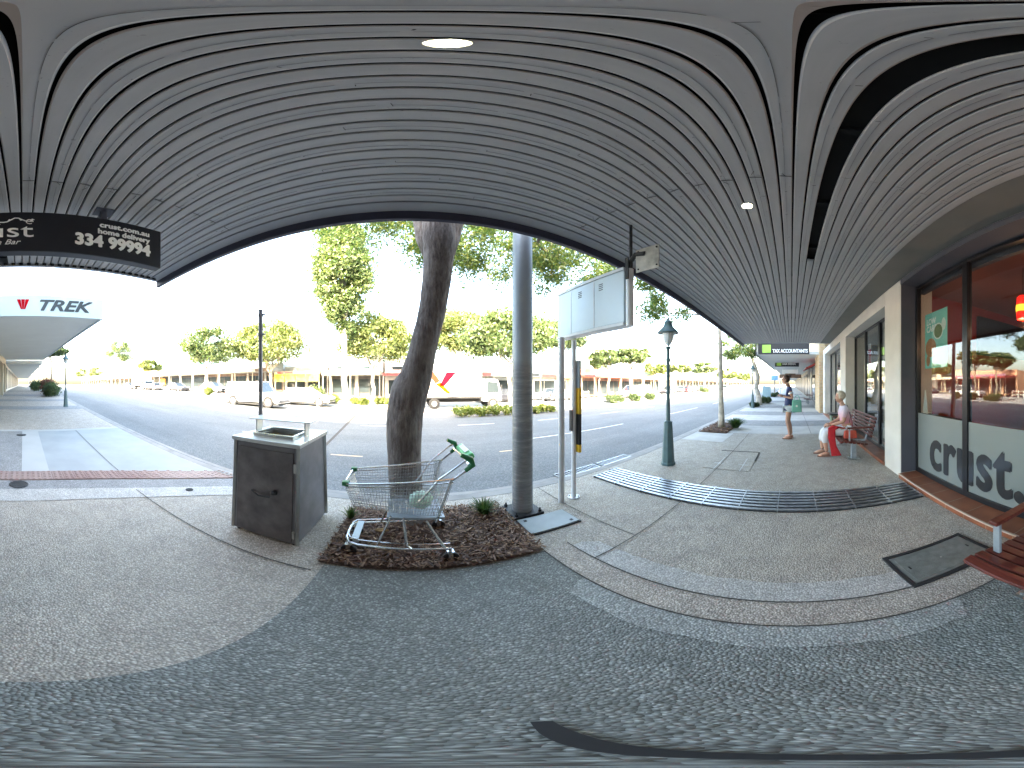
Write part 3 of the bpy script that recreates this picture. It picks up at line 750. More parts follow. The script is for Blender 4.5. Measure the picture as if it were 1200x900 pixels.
# inside of the shop
b = MB(); b.b2(-3.05, 4.04, -6.2, -1.96, .02, .07); b.build('inner_floor', M['inner_floor'], bd)
b = MB(); b.b2(-3.05, 4.04, -6.2, -2.06, 3.115, 3.2); b.build('inner_ceiling', M['inner_ceiling'], bd)
b = MB(); b.b2(3.6, 3.66, -6.2, -2.21, .07, 3.11); b.b2(-3.05, 3.6, -6.2, -6.1, .07, 3.11); b.build('inner_wall', M['red_wall'], bd)
b = MB(); b.b2(3.52, 3.59, -5.2, -3.4, 2.1, 2.9); b.build('menu_board', M['inner_dark'], bd)
b = MB(); b.b2(-2, 2.6, -4.4, -3.8, .07, 1.15); b.build('counter', M['inner_dark'], bd)
def pendant(x, label):
    t = thing('pendant_lamp', label, 'pendant lamp', (x, -2.55, 2.35), 0, 'glowing pendant lamps in the pizza shop')
    b = MB(); b.lathe([(.075, 0), (.085, .04), (.085, .10), (.088, .101), (.088, .102), (.085, .19), (.08, .30), (.05, .33)], n=20); b.build('shade', M['pendant_red'], t, smooth_=True)
    b = MB(); b.lathe([(.090, .10), (.093, .145), (.090, .19)], n=20); b.build('shade_band', M['pendant_yellow'], t, smooth_=True)
    b = MB(); b.tube([(0, 0, .33), (0, 0, .76)], .006, 6); b.build('cord', M['black_rubber'], t)
    l = bpy.data.lights.new('pendant_light', 'POINT'); l.energy = 1.3; l.color = (1, .6, .4); l.shadow_soft_size = .05
    o = bpy.data.objects.new('pendant_light', l); col.objects.link(o); o.location = (0, 0, -.08); o.parent = t
pendant(1.83, 'glowing red glass pendant lamp with a yellow middle nearest the window mullion')
pendant(.2, 'added unseen red pendant lamp brightening the pizza shop, further from the poster')  # extra lamp out of view, added to brighten the red interior
t = thing('poster', 'aqua food poster of pizza and salad stuck inside the tall window pane', 'poster', (2.86, GY - .012, 0))
b = MB(); b.b2(-.27, .29, -.004, -.002, 1.73, 2.56); b.build('sheet', M['aqua'], t)
Uc = (-1, 0, 0)
text('lettering', 'LOW', .13, M['sign_white'], t, (.24, .0, 2.38), Uc, V_, off=.004, xs=.8, extr=.0005)
text('lettering', 'CARB', .13, M['sign_white'], t, (.24, .0, 2.27), Uc, V_, off=.004, xs=.8, extr=.0005)
def disc(cx, cz, r, mat, nm, parent, dy=.0, sy=1.0):
    b = MB(); b.add([(cx + r * math.cos(a * .3142), dy, cz + r * sy * math.sin(a * .3142)) for a in range(20)], [tuple(range(20))]); return b.build(nm, mat, parent)
disc(-.06, 2.25, .12, M['label_white'], 'plate_picture', t, 0); disc(-.06, 2.25, .10, M['salad'], 'salad_picture', t, .001)
disc(.13, 2.03, .14, M['pizza'], 'pizza_picture', t, 0); disc(.2, 1.84, .05, M['pizza'], 'slice_picture', t, 0, 1.6); disc(-.19, 2.33, .05, M['label_white'], 'drink_picture', t, 0, 1.8)
b = MB(); b.prism([(-.07, 0), (.07, 0), (.015, .36), (-.01, .36)], 'y', -.01, .0)
b.box((0, -.03, .01), (.14, .07, .01))
tag(b.build('leaflet_stand', M['label_white'], loc=(3.22, GY - .06, 1.045)), 'small white pointed card stand on the sill above the frosted glass', 'card stand')
b = MB(); b.b2(2.3, 3.36, GY - .14, GY - .052, 1.0, 1.04); b.build('inner_sill', M['inner_dark'], bd)
# next door's glazed shopfront
def bay(x0, x1, n):
    w = (x1 - x0) / n
    for i in range(n): window(x0 + i * w, x0 + (i + 1) * w, .068, 2.928, GY - .02, bd)
bay(4.02, 7.16, 3); bay(7.94, 11.7, 3)
b = MB(); b.b2(4.05, 12.25, -4.5, -2.25, .02, .06); b.build('inner_floor', M['inner_floor'], bd)
b = MB()
for (x0, x1) in ((4.2, 4.9), (5.3, 5.9), (8.2, 9.4)): 
    for k in range(6): b.b2(x0 + k * (x1 - x0) / 6, x0 + (k + .94) * (x1 - x0) / 6, -2.32, -2.30 + .012 * (k % 2), .1, 2.9)
b.build('blind', M['curtain'], bd)
t = thing('window_poster', 'red and white sale poster hung in the window behind the seated woman', 'poster', (6.2, -2.0, 0))
b = MB(); b.b2(-.28, .28, -.012, -.008, 1.25, 2.55); b.build('sheet', M['sign_white'], t)
b = MB(); b.b2(-.275, .275, -.007, -.005, 1.95, 2.4); b.b2(-.275, .275, -.007, -.005, 1.3, 1.4); b.build('red_block', M['logo_red'], t)
text('lettering', 'SALE', .22, M['sign_white'], t, (.24, -.003, 2.1), Uc, V_, off=.004, xs=.8, extr=.0005)

# ================================================================== BENCHES
def make_bench(name, label, group):
    t = thing(name, label, 'bench', (0, 0, 0), 0, group)
    for s_ in (-1, 1):
        x = .62 * s_
        b = MB(); b.box((x, -.05, .20), (.09, .10, .38), top=(1, .9)); b.prism([(-.28, .36), (.20, .36), (.24, .395), (-.30, .395)], 'x', x - .03, x + .03)
        b.tube([(x, -.29, .385), (x, -.35, .55), (x, -.41, .82)], [.028, .022, .016], 8)
        b.build('pedestal', M['galv'], t, bevel=.004)
        b = MB(); b.box((x, -.05, .008), (.20, .24, .012)); 
        for q in ((-.07, -.08), (.07, -.08), (-.07, .08), (.07, .08)): b.lathe([(.014, .014), (.014, .03), (.008, .034)], (x + q[0], -.05 + q[1], 0), 6)
        b.build('base_plate', M['stainless'], t)
    for i in range(7):
        b = MB(); y = .235 - i * .078; z = .42 - .012 * i + (0 if i else -.012)
        b.box((0, y, z), (1.78, .066, .036), rx=(-.35 if i == 0 else .05)); b.build('seat_slat', M['wood_red'], t, bevel=.01)
    for i in range(6):
        b = MB(); k = i / 5; b.box((0, -.325 - .10 * k, .50 + .34 * k), (1.78, .03, .055), rx=-.28); b.build('back_slat', M['wood_red'], t, bevel=.009)
    for s_ in (-1, 1):
        x = .82 * s_
        b = MB(); b.box((x, .08, .535), (.045, .022, .235)); b.box((x, -.385, .62), (.03, .06, .03)); b.build('arm_post', M['galv'], t, bevel=.003)
        b = MB(); b.box((x, -.13, .667), (.06, .50, .03)); b.build('armrest', M['wood_red'], t, bevel=.006)
    return t
BG = 'slatted red timber benches against the shops'
bench = make_bench('bench', 'red slatted timber bench close to the camera below the frosted shop window', BG)
bench.location = (.06, -1.07, 0)
bench2 = dup(bench, (5.25, -1.16, 0), 0, 'red slatted timber bench with an elderly woman sitting on it')
bench3 = dup(bench, (18.6, -1.2, 0), 0, 'empty dark red bench far along the footpath, outside the brick shop')

# ================================================================== BIN, POLES, SIGN BOX
t = thing('litter_bin', 'square charcoal metal bin enclosure with a steel frame and flat hood', 'litter bin', (-1.15, 2.05, 0))
HB = 1.0
b = MB(); b.box((0, 0, .03 + HB / 2 - .03), (.64, .68, HB - .06), top=(.985, .9)); b.build('cabinet', M['bin_dark'], t, bevel=.004)
b = MB()
for sx in (-1, 1):
    for sy in (-1, 1): b.tube([(sx * .325, sy * .345, .03), (sx * .318, sy * .312, HB - .02)], .019, 4)
b.build('corner_frame', M['stainless'], t)
b = MB(); b.box((0, -.328, .49), (.56, .012, .88), rx=-.036); b.build('door', plain('bin_door', (.12, .11, .112), .42, .4, var=.35, scale=7, bmp=.04), t, bevel=.004)
b = MB(); b.tube([(-.11, -.345, .52), (-.03, -.36, .49), (.08, -.36, .50)], .008, 6); b.build('handle', M['iron'], t)
b = MB(); b.lathe([(.028, -.01), (.028, .01), (.015, .018)], (.12, -.35, .55), 12); b.build('lock', M['iron'], t)
b = MB()
for z in (.14, .8): b.box((.295, -.335 + (.02 if z > .5 else -.01), z), (.02, .018, .08))
b.build('hinge', M['stainless'], t)
b = MB()                                              # top with an opening
for a in ((-.345, .345, -.335, -.16), (-.345, .345, .16, .335), (-.345, -.19, -.16, .16), (.19, .345, -.16, .16)): b.b2(*a, HB - .02, HB + .015)
b.build('top_plate', M['stainless'], t, bevel=.004)
b = MB()
for a in ((-.21, .21, -.18, -.16), (-.21, .21, .16, .18), (-.21, -.19, -.16, .16), (.19, .21, -.16, .16)): b.b2(*a, HB + .0155, HB + .04)
b.build('opening_rim', M['chrome'], t)
b = MB(); b.b2(-.185, .185, -.155, .155, HB - .06, HB - .05); b.build('opening', M['black_rubber'], t)
b = MB()
b.box((-.30, .05, HB + .085), (.012, .10, .14)); b.box((.24, .05, HB + .085), (.012, .10, .14)); b.build('hood_post', M['stainless'], t)
b = MB(); b.box((0, .02, HB + .16), (.66, .22, .008), rx=.04); b.build('hood', M['stainless'], t, bevel=.002)
b = MB()
for sx in (-1, 1):
    for sy in (-1, 1): b.lathe([(.02, 0), (.02, .03)], (sx * .28, sy * .3, 0), 8)
b.build('foot', M['iron'], t)

p = (-1.72, 2.52, 0)
t = thing('parking_sign', 'thin grey pole with a small parking sign seen edge on behind the bin', 'sign post', p)
b = MB(); b.tube([(0, 0, 0), (0, 0, 2.44)], .026, 12); b.lathe([(.03, 2.44), (.028, 2.455), (.01, 2.46)], n=12); b.build('pole', M['bin_dark'], t, smooth_=True)
b = MB(); b.box((.115, -.07, 2.25), (.004, .20, .36), rz=R(34)); b.build('sign_plate', M['sign_white'], t)
b = MB()
for z in (2.38, 2.12): b.tube([(-.0, 0, z), (.08, -.02, z)], .012, 6); b.tube([(0, 0, z - .02), (0, 0, z + .02)], .034, 10)
b.build('bracket', M['bin_dark'], t)

t = thing('light_pole', 'thick galvanised street light pole rising past the awning edge from the mulch bed', 'pole', (1.19, 2.33, 0))
def polemat():
    m, nt, b_ = newmat('pole_galv'); v = texco(nt); v2 = texco(nt, (2, 2, 14))
    n = noise(nt, v2, 2.5, 6, .75); n2 = noise(nt, v, 2, 4)
    sepz = nt.nodes.new('ShaderNodeSeparateXYZ'); nt.links.new(v, sepz.inputs[0])
    z = ramp(nt, sepz.outputs[2], [(0, (1, 1, 1)), (.33, (1, 1, 1))])
    mr = nt.nodes.new('ShaderNodeMapRange'); mr.inputs['From Min'].default_value = 1.75; mr.inputs['From Max'].default_value = 1.65; nt.links.new(sepz.outputs[2], mr.inputs[0])
    c = ramp(nt, n2, [(.3, (.27, .31, .34)), (.7, (.36, .40, .43))])
    worn = ramp(nt, n, [(.42, (.15, .15, .155)), (.6, (.30, .30, .30)), (.72, (.55, .54, .52))])
    mm = nt.nodes.new('ShaderNodeMath'); mm.operation = 'MULTIPLY'; mm.inputs[1].default_value = .6; nt.links.new(mr.outputs[0], mm.inputs[0])
    nt.links.new(mixc(nt, mm.outputs[0], c, worn), b_.inputs['Base Color']); b_.inputs['Roughness'].default_value = .5; b_.inputs['Metallic'].default_value = .35
    return m
b = MB(); b.tube([(0, 0, .03), (0, 0, 3.5), (0, 0, 7.5)], [.112, .105, .09], 28); b.build('pole', polemat(), t, smooth_=True)
b = MB(); b.box((0, 0, .02), (.34, .34, .03)); b.build('base_plate', M['iron'], t, bevel=.004)
b = MB()
for sx in (-1, 1):
    for sy in (-1, 1): b.lathe([(.02, .035), (.02, .06), (.010, .061), (.010, .085)], (sx * .135, sy * .135, 0), 6)
b.build('bolt', M['iron'], t)
b = MB(); b.tube([(0, 0, 7.5), (0, .5, 8.1), (0, 2.0, 8.3)], .05, 10); b.build('arm', M['galv'], t, smooth_=True)
b = MB(); b.box((0, 2.3, 8.28), (.25, .7, .12), top=(.7, .8)); b.build('lantern', M['galv'], t, bevel=.01)

t = thing('sign_box', 'white sign cabinet with vents standing on two white posts against the awning', 'sign cabinet', (1.80, 2.0, 0))
# box runs across the footpath edge, its inner end by the awning
y0, y1 = 1.42 - 2.0, 2.46 - 2.0
b = MB(); b.b2(-.055, .055, y0, y1, 2.085, 2.63); b.build('cabinet', M['box_white'], t, bevel=.006)
b = MB()
b.b2(-.065, .065, y0 - .0, y1 + .01, 2.632, 2.668); b.b2(-.065, .065, y0, y1 + .01, 2.05, 2.083)
for z in (2.05,):
    pass
b.build('edge_frame', M['post_white'], t, bevel=.004)
b = MB(); b.tube([(-.035, y0 - .05, 2.04), (-.035, y0 - .05, 2.63)], .036, 12); b.build('inner_post', M['post_white'], t, smooth_=True)
b = MB()
for yy in (y0 + .30, y0 + .62):
    for k in range(4): b.box((-.057, yy, 2.49 + .022 * k), (.003, .055, .007))
b.build('vent', M['iron'], t)
b = MB()
for yy in (y0 + .40, y0 + .78): b.box((-.0565, yy, 2.355), (.003, .012, .53))
b.build('panel_seam', M['post_white'], t)
b = MB(); b.tube([(-.11, .31, 0), (-.11, .31, 2.05)], .036, 14); b.build('post', M['post_white'], t, smooth_=True)
b = MB(); b.tube([(.10, .34, 0), (.10, .34, 2.05)], .030, 14); b.lathe([(.075, 0), (.075, .012)], (.10, .34, 0), 14)
for k in range(4): b.lathe([(.01, .012), (.01, .03)], (.10 + .055 * math.cos(k * 1.57 + .7), .34 + .055 * math.sin(k * 1.57 + .7), 0), 6)
b.build('post', M['post_white'], t, smooth_=True)
b = MB(); b.box((.145, .30, 1.20 + .42), (.035, .06, .34)); b.build('strip_cover', M['galv'], t, bevel=.003)
b = MB(); b.box((.145, .30, 1.29), (.037, .062, .32)); b.box((.145, .30, .69), (.037, .062, .10)); b.build('strip_yellow', M['yellow'], t)
b = MB(); b.box((.145, .30, .935), (.037, .062, .39)); b.box((.055, .34, 1.05), (.012, .05, .26)); b.build('strip_black', M['black_rubber'], t)
# bracket and plate joining it to the awning edge
b = MB(); b.box((-.03, y0 - .24, 2.70), (.012, .24, .26)); b.build('fixing_plate', plain('stained_plate', (.50, .48, .44), .5, .2, var=.4, scale=7), t, bevel=.002)
b = MB(); b.tube([(-.03, y0 - .05, 2.63), (-.035, y0 - .06, 2.72), (-.04, y0 - .12, 2.78), (-.04, y0 - .22, 2.76)], .024, 8); b.tube([(-.03, y0 - .06, 2.70), (-.03, y0 - .06, 3.19)], .015, 8)
b.box((-.075, y0 - .05, 2.63), (.01, .035, .24)); b.build('bracket', M['iron'], t)
b = MB()
for q in ((-.34, 2.60), (-.15, 2.60), (-.34, 2.80), (-.15, 2.80)): b.ball((-.04, y0 + q[0], q[1]), .009, 8, 5)
b.build('bolt', M['iron'], t)

# ================================================================== LAMP POSTS
def make_lamp():
    t = thing('lamp_post', '', 'street lamp', (0, 0, 0), 0, 'green heritage lamp posts along the kerb')
    b = MB(); b.lathe([(.13, 0), (.13, .04), (.115, .06), (.075, .80), (.08, .82), (.05, .84)], n=8, ang=R(22.5)); b.build('base', M['lamp_green'], t)
    b = MB(); b.lathe([(.038, .84), (.034, 1.3), (.032, 1.9), (.042, 1.92), (.042, 1.95), (.03, 1.97), (.03, 2.13), (.05, 2.15), (.05, 2.17), (.02, 2.18)], n=14); b.build('shaft', M['lamp_green'], t, smooth_=True)
    b = MB()
    for k in range(4):
        a = k * math.pi / 2 + .6; c, s_ = math.cos(a), math.sin(a)
        b.tube([(.03 * c, .03 * s_, 2.15), (.09 * c, .09 * s_, 2.21), (.135 * c, .135 * s_, 2.32), (.15 * c, .15 * s_, 2.43)], .0065, 6)
    b.build('cradle', M['lamp_green'], t, smooth_=True)
    b = MB(); b.lathe([(.02, 2.19), (.075, 2.26), (.105, 2.34), (.11, 2.42), (.02, 2.425)], n=16); b.build('globe', M['globe'], t, smooth_=True)
    b = MB(); b.lathe([(.195, 2.425), (.20, 2.435), (.15, 2.49), (.10, 2.54), (.078, 2.58), (.075, 2.62), (.055, 2.66), (.02, 2.68), (.018, 2.71), (.004, 2.73)], n=20); b.build('hood', M['lamp_green'], t, smooth_=True)
    return t
lamp = make_lamp(); p = P(783, 544); lamp.location = (p.x, p.y, 0); lamp['label'] = 'green heritage lamp post with bell hood nearest the camera, right of the white sign box'
p = P(77, 476.5); dup(lamp, (p.x, p.y, gz(p.x)), 0, 'green heritage lamp post beside the round bushes along the left footpath')
p = P(882, 478); dup(lamp, (p.x, p.y, 0), 0, 'green heritage lamp post far right, in front of the leaning tree trunk')

# ================================================================== SHOPPING TROLLEY
t = thing('shopping_trolley', 'empty wire shopping trolley with green handles parked on the mulch beside the tree', 'shopping trolley', (0, 1.92, 0), R(1.5))
def lerp(a, b_, k): return a + (b_ - a) * k
# base frame loop: front (x=-.46) narrower
b = MB(); rf = .011
loop = [(.30, -.27, .155), (-.02, -.235, .15), (-.36, -.19, .145), (-.435, -.16, .15), (-.46, -.10, .155), (-.46, .10, .155), (-.435, .16, .15), (-.36, .19, .145), (-.02, .235, .15), (.30, .27, .155)]
b.tube(loop, rf, 8); b.tube([(p_[0] * .97, p_[1] * .93, p_[2] + .045) for p_ in loop], .005, 6)
for k in range(5):
    y = -.14 + .07 * k; b.tube([(-.45, y, .165), (-.39, y, .17)], .003, 6)
b.build('base_frame', M['chrome'], t, smooth_=True)
b = MB(); b.box((-.385, 0, .185), (.055, .30, .008)); b.box((-.385, -.12, .15), (.04, .02, .06)); b.box((-.385, .12, .15), (.04, .02, .06)); b.build('front_plate', M['box_white'], t, bevel=.002)
b = MB()
for s_ in (-1, 1):
    b.tube([(.26, s_ * .262, .155), (.13, s_ * .20, .415)], .011, 8)
    b.tube([(.02, s_ * .238, .155), (-.01, s_ * .235, .19), (-.03, s_ * .18, .44)], .011, 8)
    b.tube([(-.22, s_ * .20, .155), (-.12, s_ * .17, .45)], .009, 8)
    # rear uprights running up to the handle
    b.tube([(.20, s_ * .205, .40), (.30, s_ * .24, .78), (.42, s_ * .255, .87), (.46, s_ * .255, .90)], .010, 8)
    b.tube([(.08, s_ * .20, .60), (.22, s_ * .235, .80), (.38, s_ * .25, .92), (.43, s_ * .25, .95)], .008, 8)
b.build('upright', M['chrome'], t, smooth_=True)
b = MB(); b.box((.06, 0, .425), (.42, .36, .022), ry=.04); b.build('basket_support', M['galv'], t, bevel=.004)
# basket
def bk(x_, s_, top):                    # half width and height at x
    k = (x_ + .46) / .78; w = lerp(.185, .245, k) if top else lerp(.14, .19, k); z = lerp(.73, .80, k) if top else lerp(.51, .45, k)
    return Vector((x_ if top else lerp(-.40, .24, k), s_ * w, z))
b = MB(); rim = [bk(.32, -1, 1), bk(-.0, -1, 1), bk(-.44, -1, 1), bk(-.46, -.8, 1), bk(-.46, .8, 1), bk(-.44, 1, 1), bk(0, 1, 1), bk(.32, 1, 1)]
b.tube(rim, .008, 8); b.tube([r_ - Vector((0, 0, .028)) for r_ in rim], .004, 6); b.build('basket_rim', M['chrome'], t, smooth_=True)
b = MB(); NW = 34; wr = .0019
for s_ in (-1, 1):
    for i in range(NW + 1):
        x_ = -.46 + .78 * i / NW; b.tube([bk(x_, s_, 1), bk(x_, s_, 0)], wr, 4, cap=False)
    for j in range(1, 10):
        k = j / 10; 
        b.tube([bk(-.46, s_, 1).lerp(bk(-.46, s_, 0), k), bk(.32, s_, 1).lerp(bk(.32, s_, 0), k)], wr * (1.6 if j in (4, 8) else 1), 4, cap=False)
for i in range(15):                      # front and floor
    k = i / 14
    b.tube([bk(-.46, -1, 1).lerp(bk(-.46, 1, 1), k), bk(-.46, -1, 0).lerp(bk(-.46, 1, 0), k), bk(.32, -1, 0).lerp(bk(.32, 1, 0), k)], wr, 4, cap=False)
for j in range(1, 10): b.tube([bk(-.46, -1, 1).lerp(bk(-.46, -1, 0), j / 10), bk(-.46, 1, 1).lerp(bk(-.46, 1, 0), j / 10)], wr, 4, cap=False)
for i in range(14):
    x_ = -.46 + .78 * i / 13; b.tube([bk(x_, -1, 0), bk(x_, 1, 0)], wr, 4, cap=False)
for i in range(10):                      # rear gate
    k = i / 9; b.tube([bk(.26, -1, 1).lerp(bk(.26, 1, 1), k) + Vector((0, 0, .04)), bk(.30, -1, 0).lerp(bk(.30, 1, 0), k)], wr * 1.3, 4, cap=False)
b.build('basket_wire', M['chrome'], t)
b = MB()
for s_ in (-1, 1): b.box((-.45, s_ * .168, .73), (.05, .05, .035))
b.build('corner_cap', M['trolley_green'], t, bevel=.006)
b = MB()
for s_ in (-1, 1): b.tube([(.40, s_ * .255, .86), (.455, s_ * .262, .905), (.44, s_ * .262, .95), (.37, s_ * .25, .985)], [.016, .022, .024, .016], 10)
b.build('grip', M['trolley_green'], t, smooth_=True)
b = MB(); b.box((.47, .02, .93), (.07, .34, .05), ry=-.5); b.build('handle_bar', M['trolley_bright'], t, bevel=.015)
b = MB(); b.box((.462, .02, .962), (.04, .20, .004), ry=-.5); b.build('handle_label', M['label_white'], t)
b = MB(); b.tube([(.43, -.25, .90), (.45, 0, .905), (.43, .25, .90)], .012, 8); b.build('cross_bar', M['chrome'], t, smooth_=True)
def castor(x_, y_):
    b = MB(); b.tube([(x_, y_ - .013, .06), (x_, y_ + .013, .06)], .06, 18); w_ = b.build('wheel', M['black_rubber'], t, smooth_=True)
    b = MB(); b.tube([(x_, y_ - .016, .06), (x_, y_ + .016, .06)], .02, 10); b.build('hub', M['chrome'], w_)
    b = MB(); b.box((x_, y_ - .022, .085), (.035, .004, .08)); b.box((x_, y_ + .022, .085), (.035, .004, .08)); b.box((x_, y_, .127), (.05, .05, .012)); b.lathe([(.012, .13), (.012, .155)], (x_, y_, 0), 8); b.build('castor_fork', M['chrome'], t)
for q in ((-.43, -.165), (-.43, .165), (.29, -.27), (.29, .27)): castor(*q)
# crumpled bag in the basket
b = MB(); b.ball((0, 0, 0), (.085, .07, .075), 14, 10)
o = b.build('plastic_bag', plain('bag_film', (.45, .62, .50), .4, var=.25, scale=25), smooth_='all', loc=(.10, 1.84, .555))
for v_ in o.data.vertices:
    k = 1 + .22 * math.sin(v_.co.x * 90 + v_.co.z * 50) * math.cos(v_.co.y * 80); v_.co *= k
tag(o, 'crumpled pale green plastic bag lying in the shopping trolley basket', 'plastic bag')

# ================================================================== PLANTING BED
def bed(x0, x1, y0, y1, label_chip):
    b = MB(); nx, ny = 24, 18; vs_ = []; 
    for i in range(nx + 1):
        for j in range(ny + 1):
            u, v = i / nx, j / ny; e = min(u, 1 - u, v, 1 - v); vs_.append((x0 + (x1 - x0) * u, y0 + (y1 - y0) * v, .013 + min(e * 6, 1) * (.02 + .02 * random.random())))
    b.add(vs_, [(i * (ny + 1) + j, (i + 1) * (ny + 1) + j, (i + 1) * (ny + 1) + j + 1, i * (ny + 1) + j + 1) for i in range(nx) for j in range(ny)])
    o = b.build('mulch_bed', M['mulch_bed'], smooth_='all'); struct(o)
bed(-.60, .985, 1.565, 2.62, ''); bed(7.0, 9.0, 1.9, 2.8, '')
def chips(x0, x1, y0, y1, n, s=.022):
    pos = np.stack([rng.uniform(x0, x1, n), rng.uniform(y0, y1, n), np.full(n, .045) + rng.uniform(-.012, .02, n)], 1)
    u = rng.normal(size=(n, 3)); u[:, 2] *= .3; u /= np.linalg.norm(u, axis=1)[:, None]; w = np.cross(u, np.array([0, 0, 1.]) + rng.normal(size=(n, 3)) * .3); w /= np.linalg.norm(w, axis=1)[:, None]
    L = s * rng.uniform(.5, 1.6, n)[:, None]; Wd = s * .28 * rng.uniform(.5, 1.5, n)[:, None]
    V = np.stack([pos - u * L - w * Wd, pos + u * L - w * Wd * .6, pos + u * L + w * Wd, pos - u * L + w * Wd * .7], 1).reshape(-1, 3)
    o = rawmesh('bark_mulch', V, np.arange(4 * n).reshape(-1, 4), M['mulch']); o['kind'] = 'stuff'; o['label'] = 'brown bark chip mulch scattered over the bed'; return o
chips(-.60, 1.0, 1.56, 2.63, 5200); chips(7.0, 9.0, 1.9, 2.8, 900, .035)
def tuft(name, label, loc, h, spread, n, mat, cat='plant', group=None, w=.006):
    V = []; F = []
    for i in range(n):
        a = random.uniform(0, 6.283); r0 = random.uniform(0, spread * .25); L = h * random.uniform(.6, 1.15); lean = random.uniform(.1, 1.0) * spread
        c, s_ = math.cos(a), math.sin(a); bx, by = r0 * c, r0 * s_; q = (-s_, c); o_ = len(V)
        for k, (t_, ww) in enumerate(((0, 1), (.5, .9), (.85, .5), (1, .08))):
            rr = lean * t_ ** 1.6; zz = L * (t_ - .28 * (lean / max(spread, .01)) * t_ ** 3)
            V.append((bx + c * rr + q[0] * w * ww, by + s_ * rr + q[1] * w * ww, zz)); V.append((bx + c * rr - q[0] * w * ww, by + s_ * rr - q[1] * w * ww, zz))
        for k in range(3): F.append((o_ + 2 * k, o_ + 2 * k + 1, o_ + 2 * k + 3, o_ + 2 * k + 2))
    o = rawmesh(name, np.array(V), np.array(F), mat); o.location = loc
    return tag(o, label, cat, group)
p = P(568, 606); tuft('grass_plant', 'dark green strappy grass plant in the mulch beside the galvanised pole', (p.x, p.y + .02, .03), .20, .17, 170, M['leaf_strap'])
p = P(411, 611); tuft('grass_plant', 'small sparse grass tuft in the mulch behind the trolley front', (p.x, p.y, .03), .17, .10, 60, M['leaf_strap'])
p = P(862, 502); tuft('grass_plant', 'broad grassy clump beside the slender street tree right of the lamp post', (p.x, p.y, .03), .34, .42, 380, M['leaf_strap'], w=.012)
b = MB(); b.prism([(-.05, -.015), (.0, -.03), (.06, .0), (.02, .03), (-.04, .02)], 'z', 0, .012); b.tube([(-.10, 0, .01), (.06, 0, .02)], .003, 5)
tag(b.build('dry_leaf', plain('dry_leaf', (.4, .24, .10), .8, var=.3, scale=20), loc=(-.22, 2.08, .07)), 'curled dry tan leaf on the mulch under the trolley', 'fallen leaf')

# ================================================================== TREES
def limb(b, p0, p1, r0, r1, n=5, wob=.08, sides=8):
    p0, p1 = Vector(p0), Vector(p1); L = (p1 - p0).length; pts = []; rs = []
    for i in range(n + 1):
        k = i / n; q = p0.lerp(p1, k)
        if 0 < i < n: q += Vector((random.uniform(-1, 1), random.uniform(-1, 1), random.uniform(-.4, .4))) * L * wob
        pts.append(q); rs.append(r0 + (r1 - r0) * k)
    b.tube(pts, rs, sides); return pts
def make_tree(name, label, loc, H, cz, rx, rz, tr, bark, leaf, nclump=46, nleaf=130, lsize=.16, forks=3, lean=0, group=None, cat='tree', flatk=.7, column=False):
    """crown centre height cz, radii rx (horizontal) and rz (vertical)"""
    t = thing(name, label, cat, loc, 0, group)
    cs = []; rr = []
    for i in range(nclump):
        while True:
            d = np.array([random.uniform(-1, 1) for _ in range(3)])
            if .15 < np.dot(d, d) < 1: break
        d = d / max(np.linalg.norm(d), .01) * (np.linalg.norm(d) ** .5)
        if d[2] < -.55 and not column: d[2] *= .5
        if column: k_ = 1 - .25 * abs(d[2]); d[0] *= k_; d[1] *= k_
        cs.append((d[0] * rx * .88 + lean, d[1] * rx * .88, cz + d[2] * rz * .84)); rr.append(random.uniform(.14, .40) * min(rx, rz * 1.3))
    b = MB(); zf = max(cz - rz * (.6 if column else .95), H * .25) * .92
    limb(b, (0, 0, -.1), (lean * .4, 0, zf), tr, tr * .78, 6, .03)
    for k in range(forks):
        a = k * 6.283 / forks + random.uniform(-.4, .4); e = (lean + math.cos(a) * rx * (.15 if column else .45), math.sin(a) * rx * (.15 if column else .45), cz - rz * .05)
        pts = limb(b, (lean * .4, 0, zf * .97), e, tr * .62, tr * .25, 5, .06)
        for c in random.sample(cs, min(5, nclump)): limb(b, pts[random.choice((2, 3, 4))], c, tr * .22, tr * .06, 3, .06, 5)
    b.build('trunk', bark, t, smooth_='all')
    V, F = leaves(cs, rr, int(nleaf * 1.45), lsize * 1.0, flatk)
    rawmesh('crown', V, F, leaf, t)
    return t
def tree_px(label, px, py, x0, x1, ytop, ybot, tr, bark, leaf, **kw):
    p = P(px, py); r = math.hypot(p.x, p.y)
    zt = CAMZ + r * math.tan(el(ytop)) - p.z; zb = CAMZ + r * math.tan(el(ybot)) - p.z
    rx = r * math.radians(abs(x1 - x0) * .2) / 2; ac = az((x0 + x1) / 2); cx = r * math.sin(ac) - p.x; cy = r * math.cos(ac) - p.y
    return make_tree(kw.pop('name', 'street_tree'), label, tuple(p), zt, (zt + zb) / 2, rx, (zt - zb) / 2, tr, bark, leaf, group=kw.pop('group', 'street trees across the road'), **kw)
Bp, Bg, LY, LM, LD = M['bark_pale'], M['bark_grey'], M['leaf_yellow'], M['leaf_mid'], M['leaf_dark']
tree_px('broad pale green street tree farthest left of the three beyond the parked four wheel drive', 243, 462.5, 203, 268, 383, 434, .16, Bg, LM, lsize=.17, nleaf=170)
tree_px('large spreading yellow green tree right behind the parked white four wheel drive', 317, 464, 272, 368, 378, 436, .2, Bg, LY, lsize=.18, nclump=60, nleaf=190, forks=4)
tree_px('tall narrow tree with a straight white trunk beside the yellow fronted shop', 403, 480.5, 366, 438, 254, 400, .24, Bp, LM, lsize=.14, nclump=150, nleaf=190, forks=2, column=True, name='tall_tree')
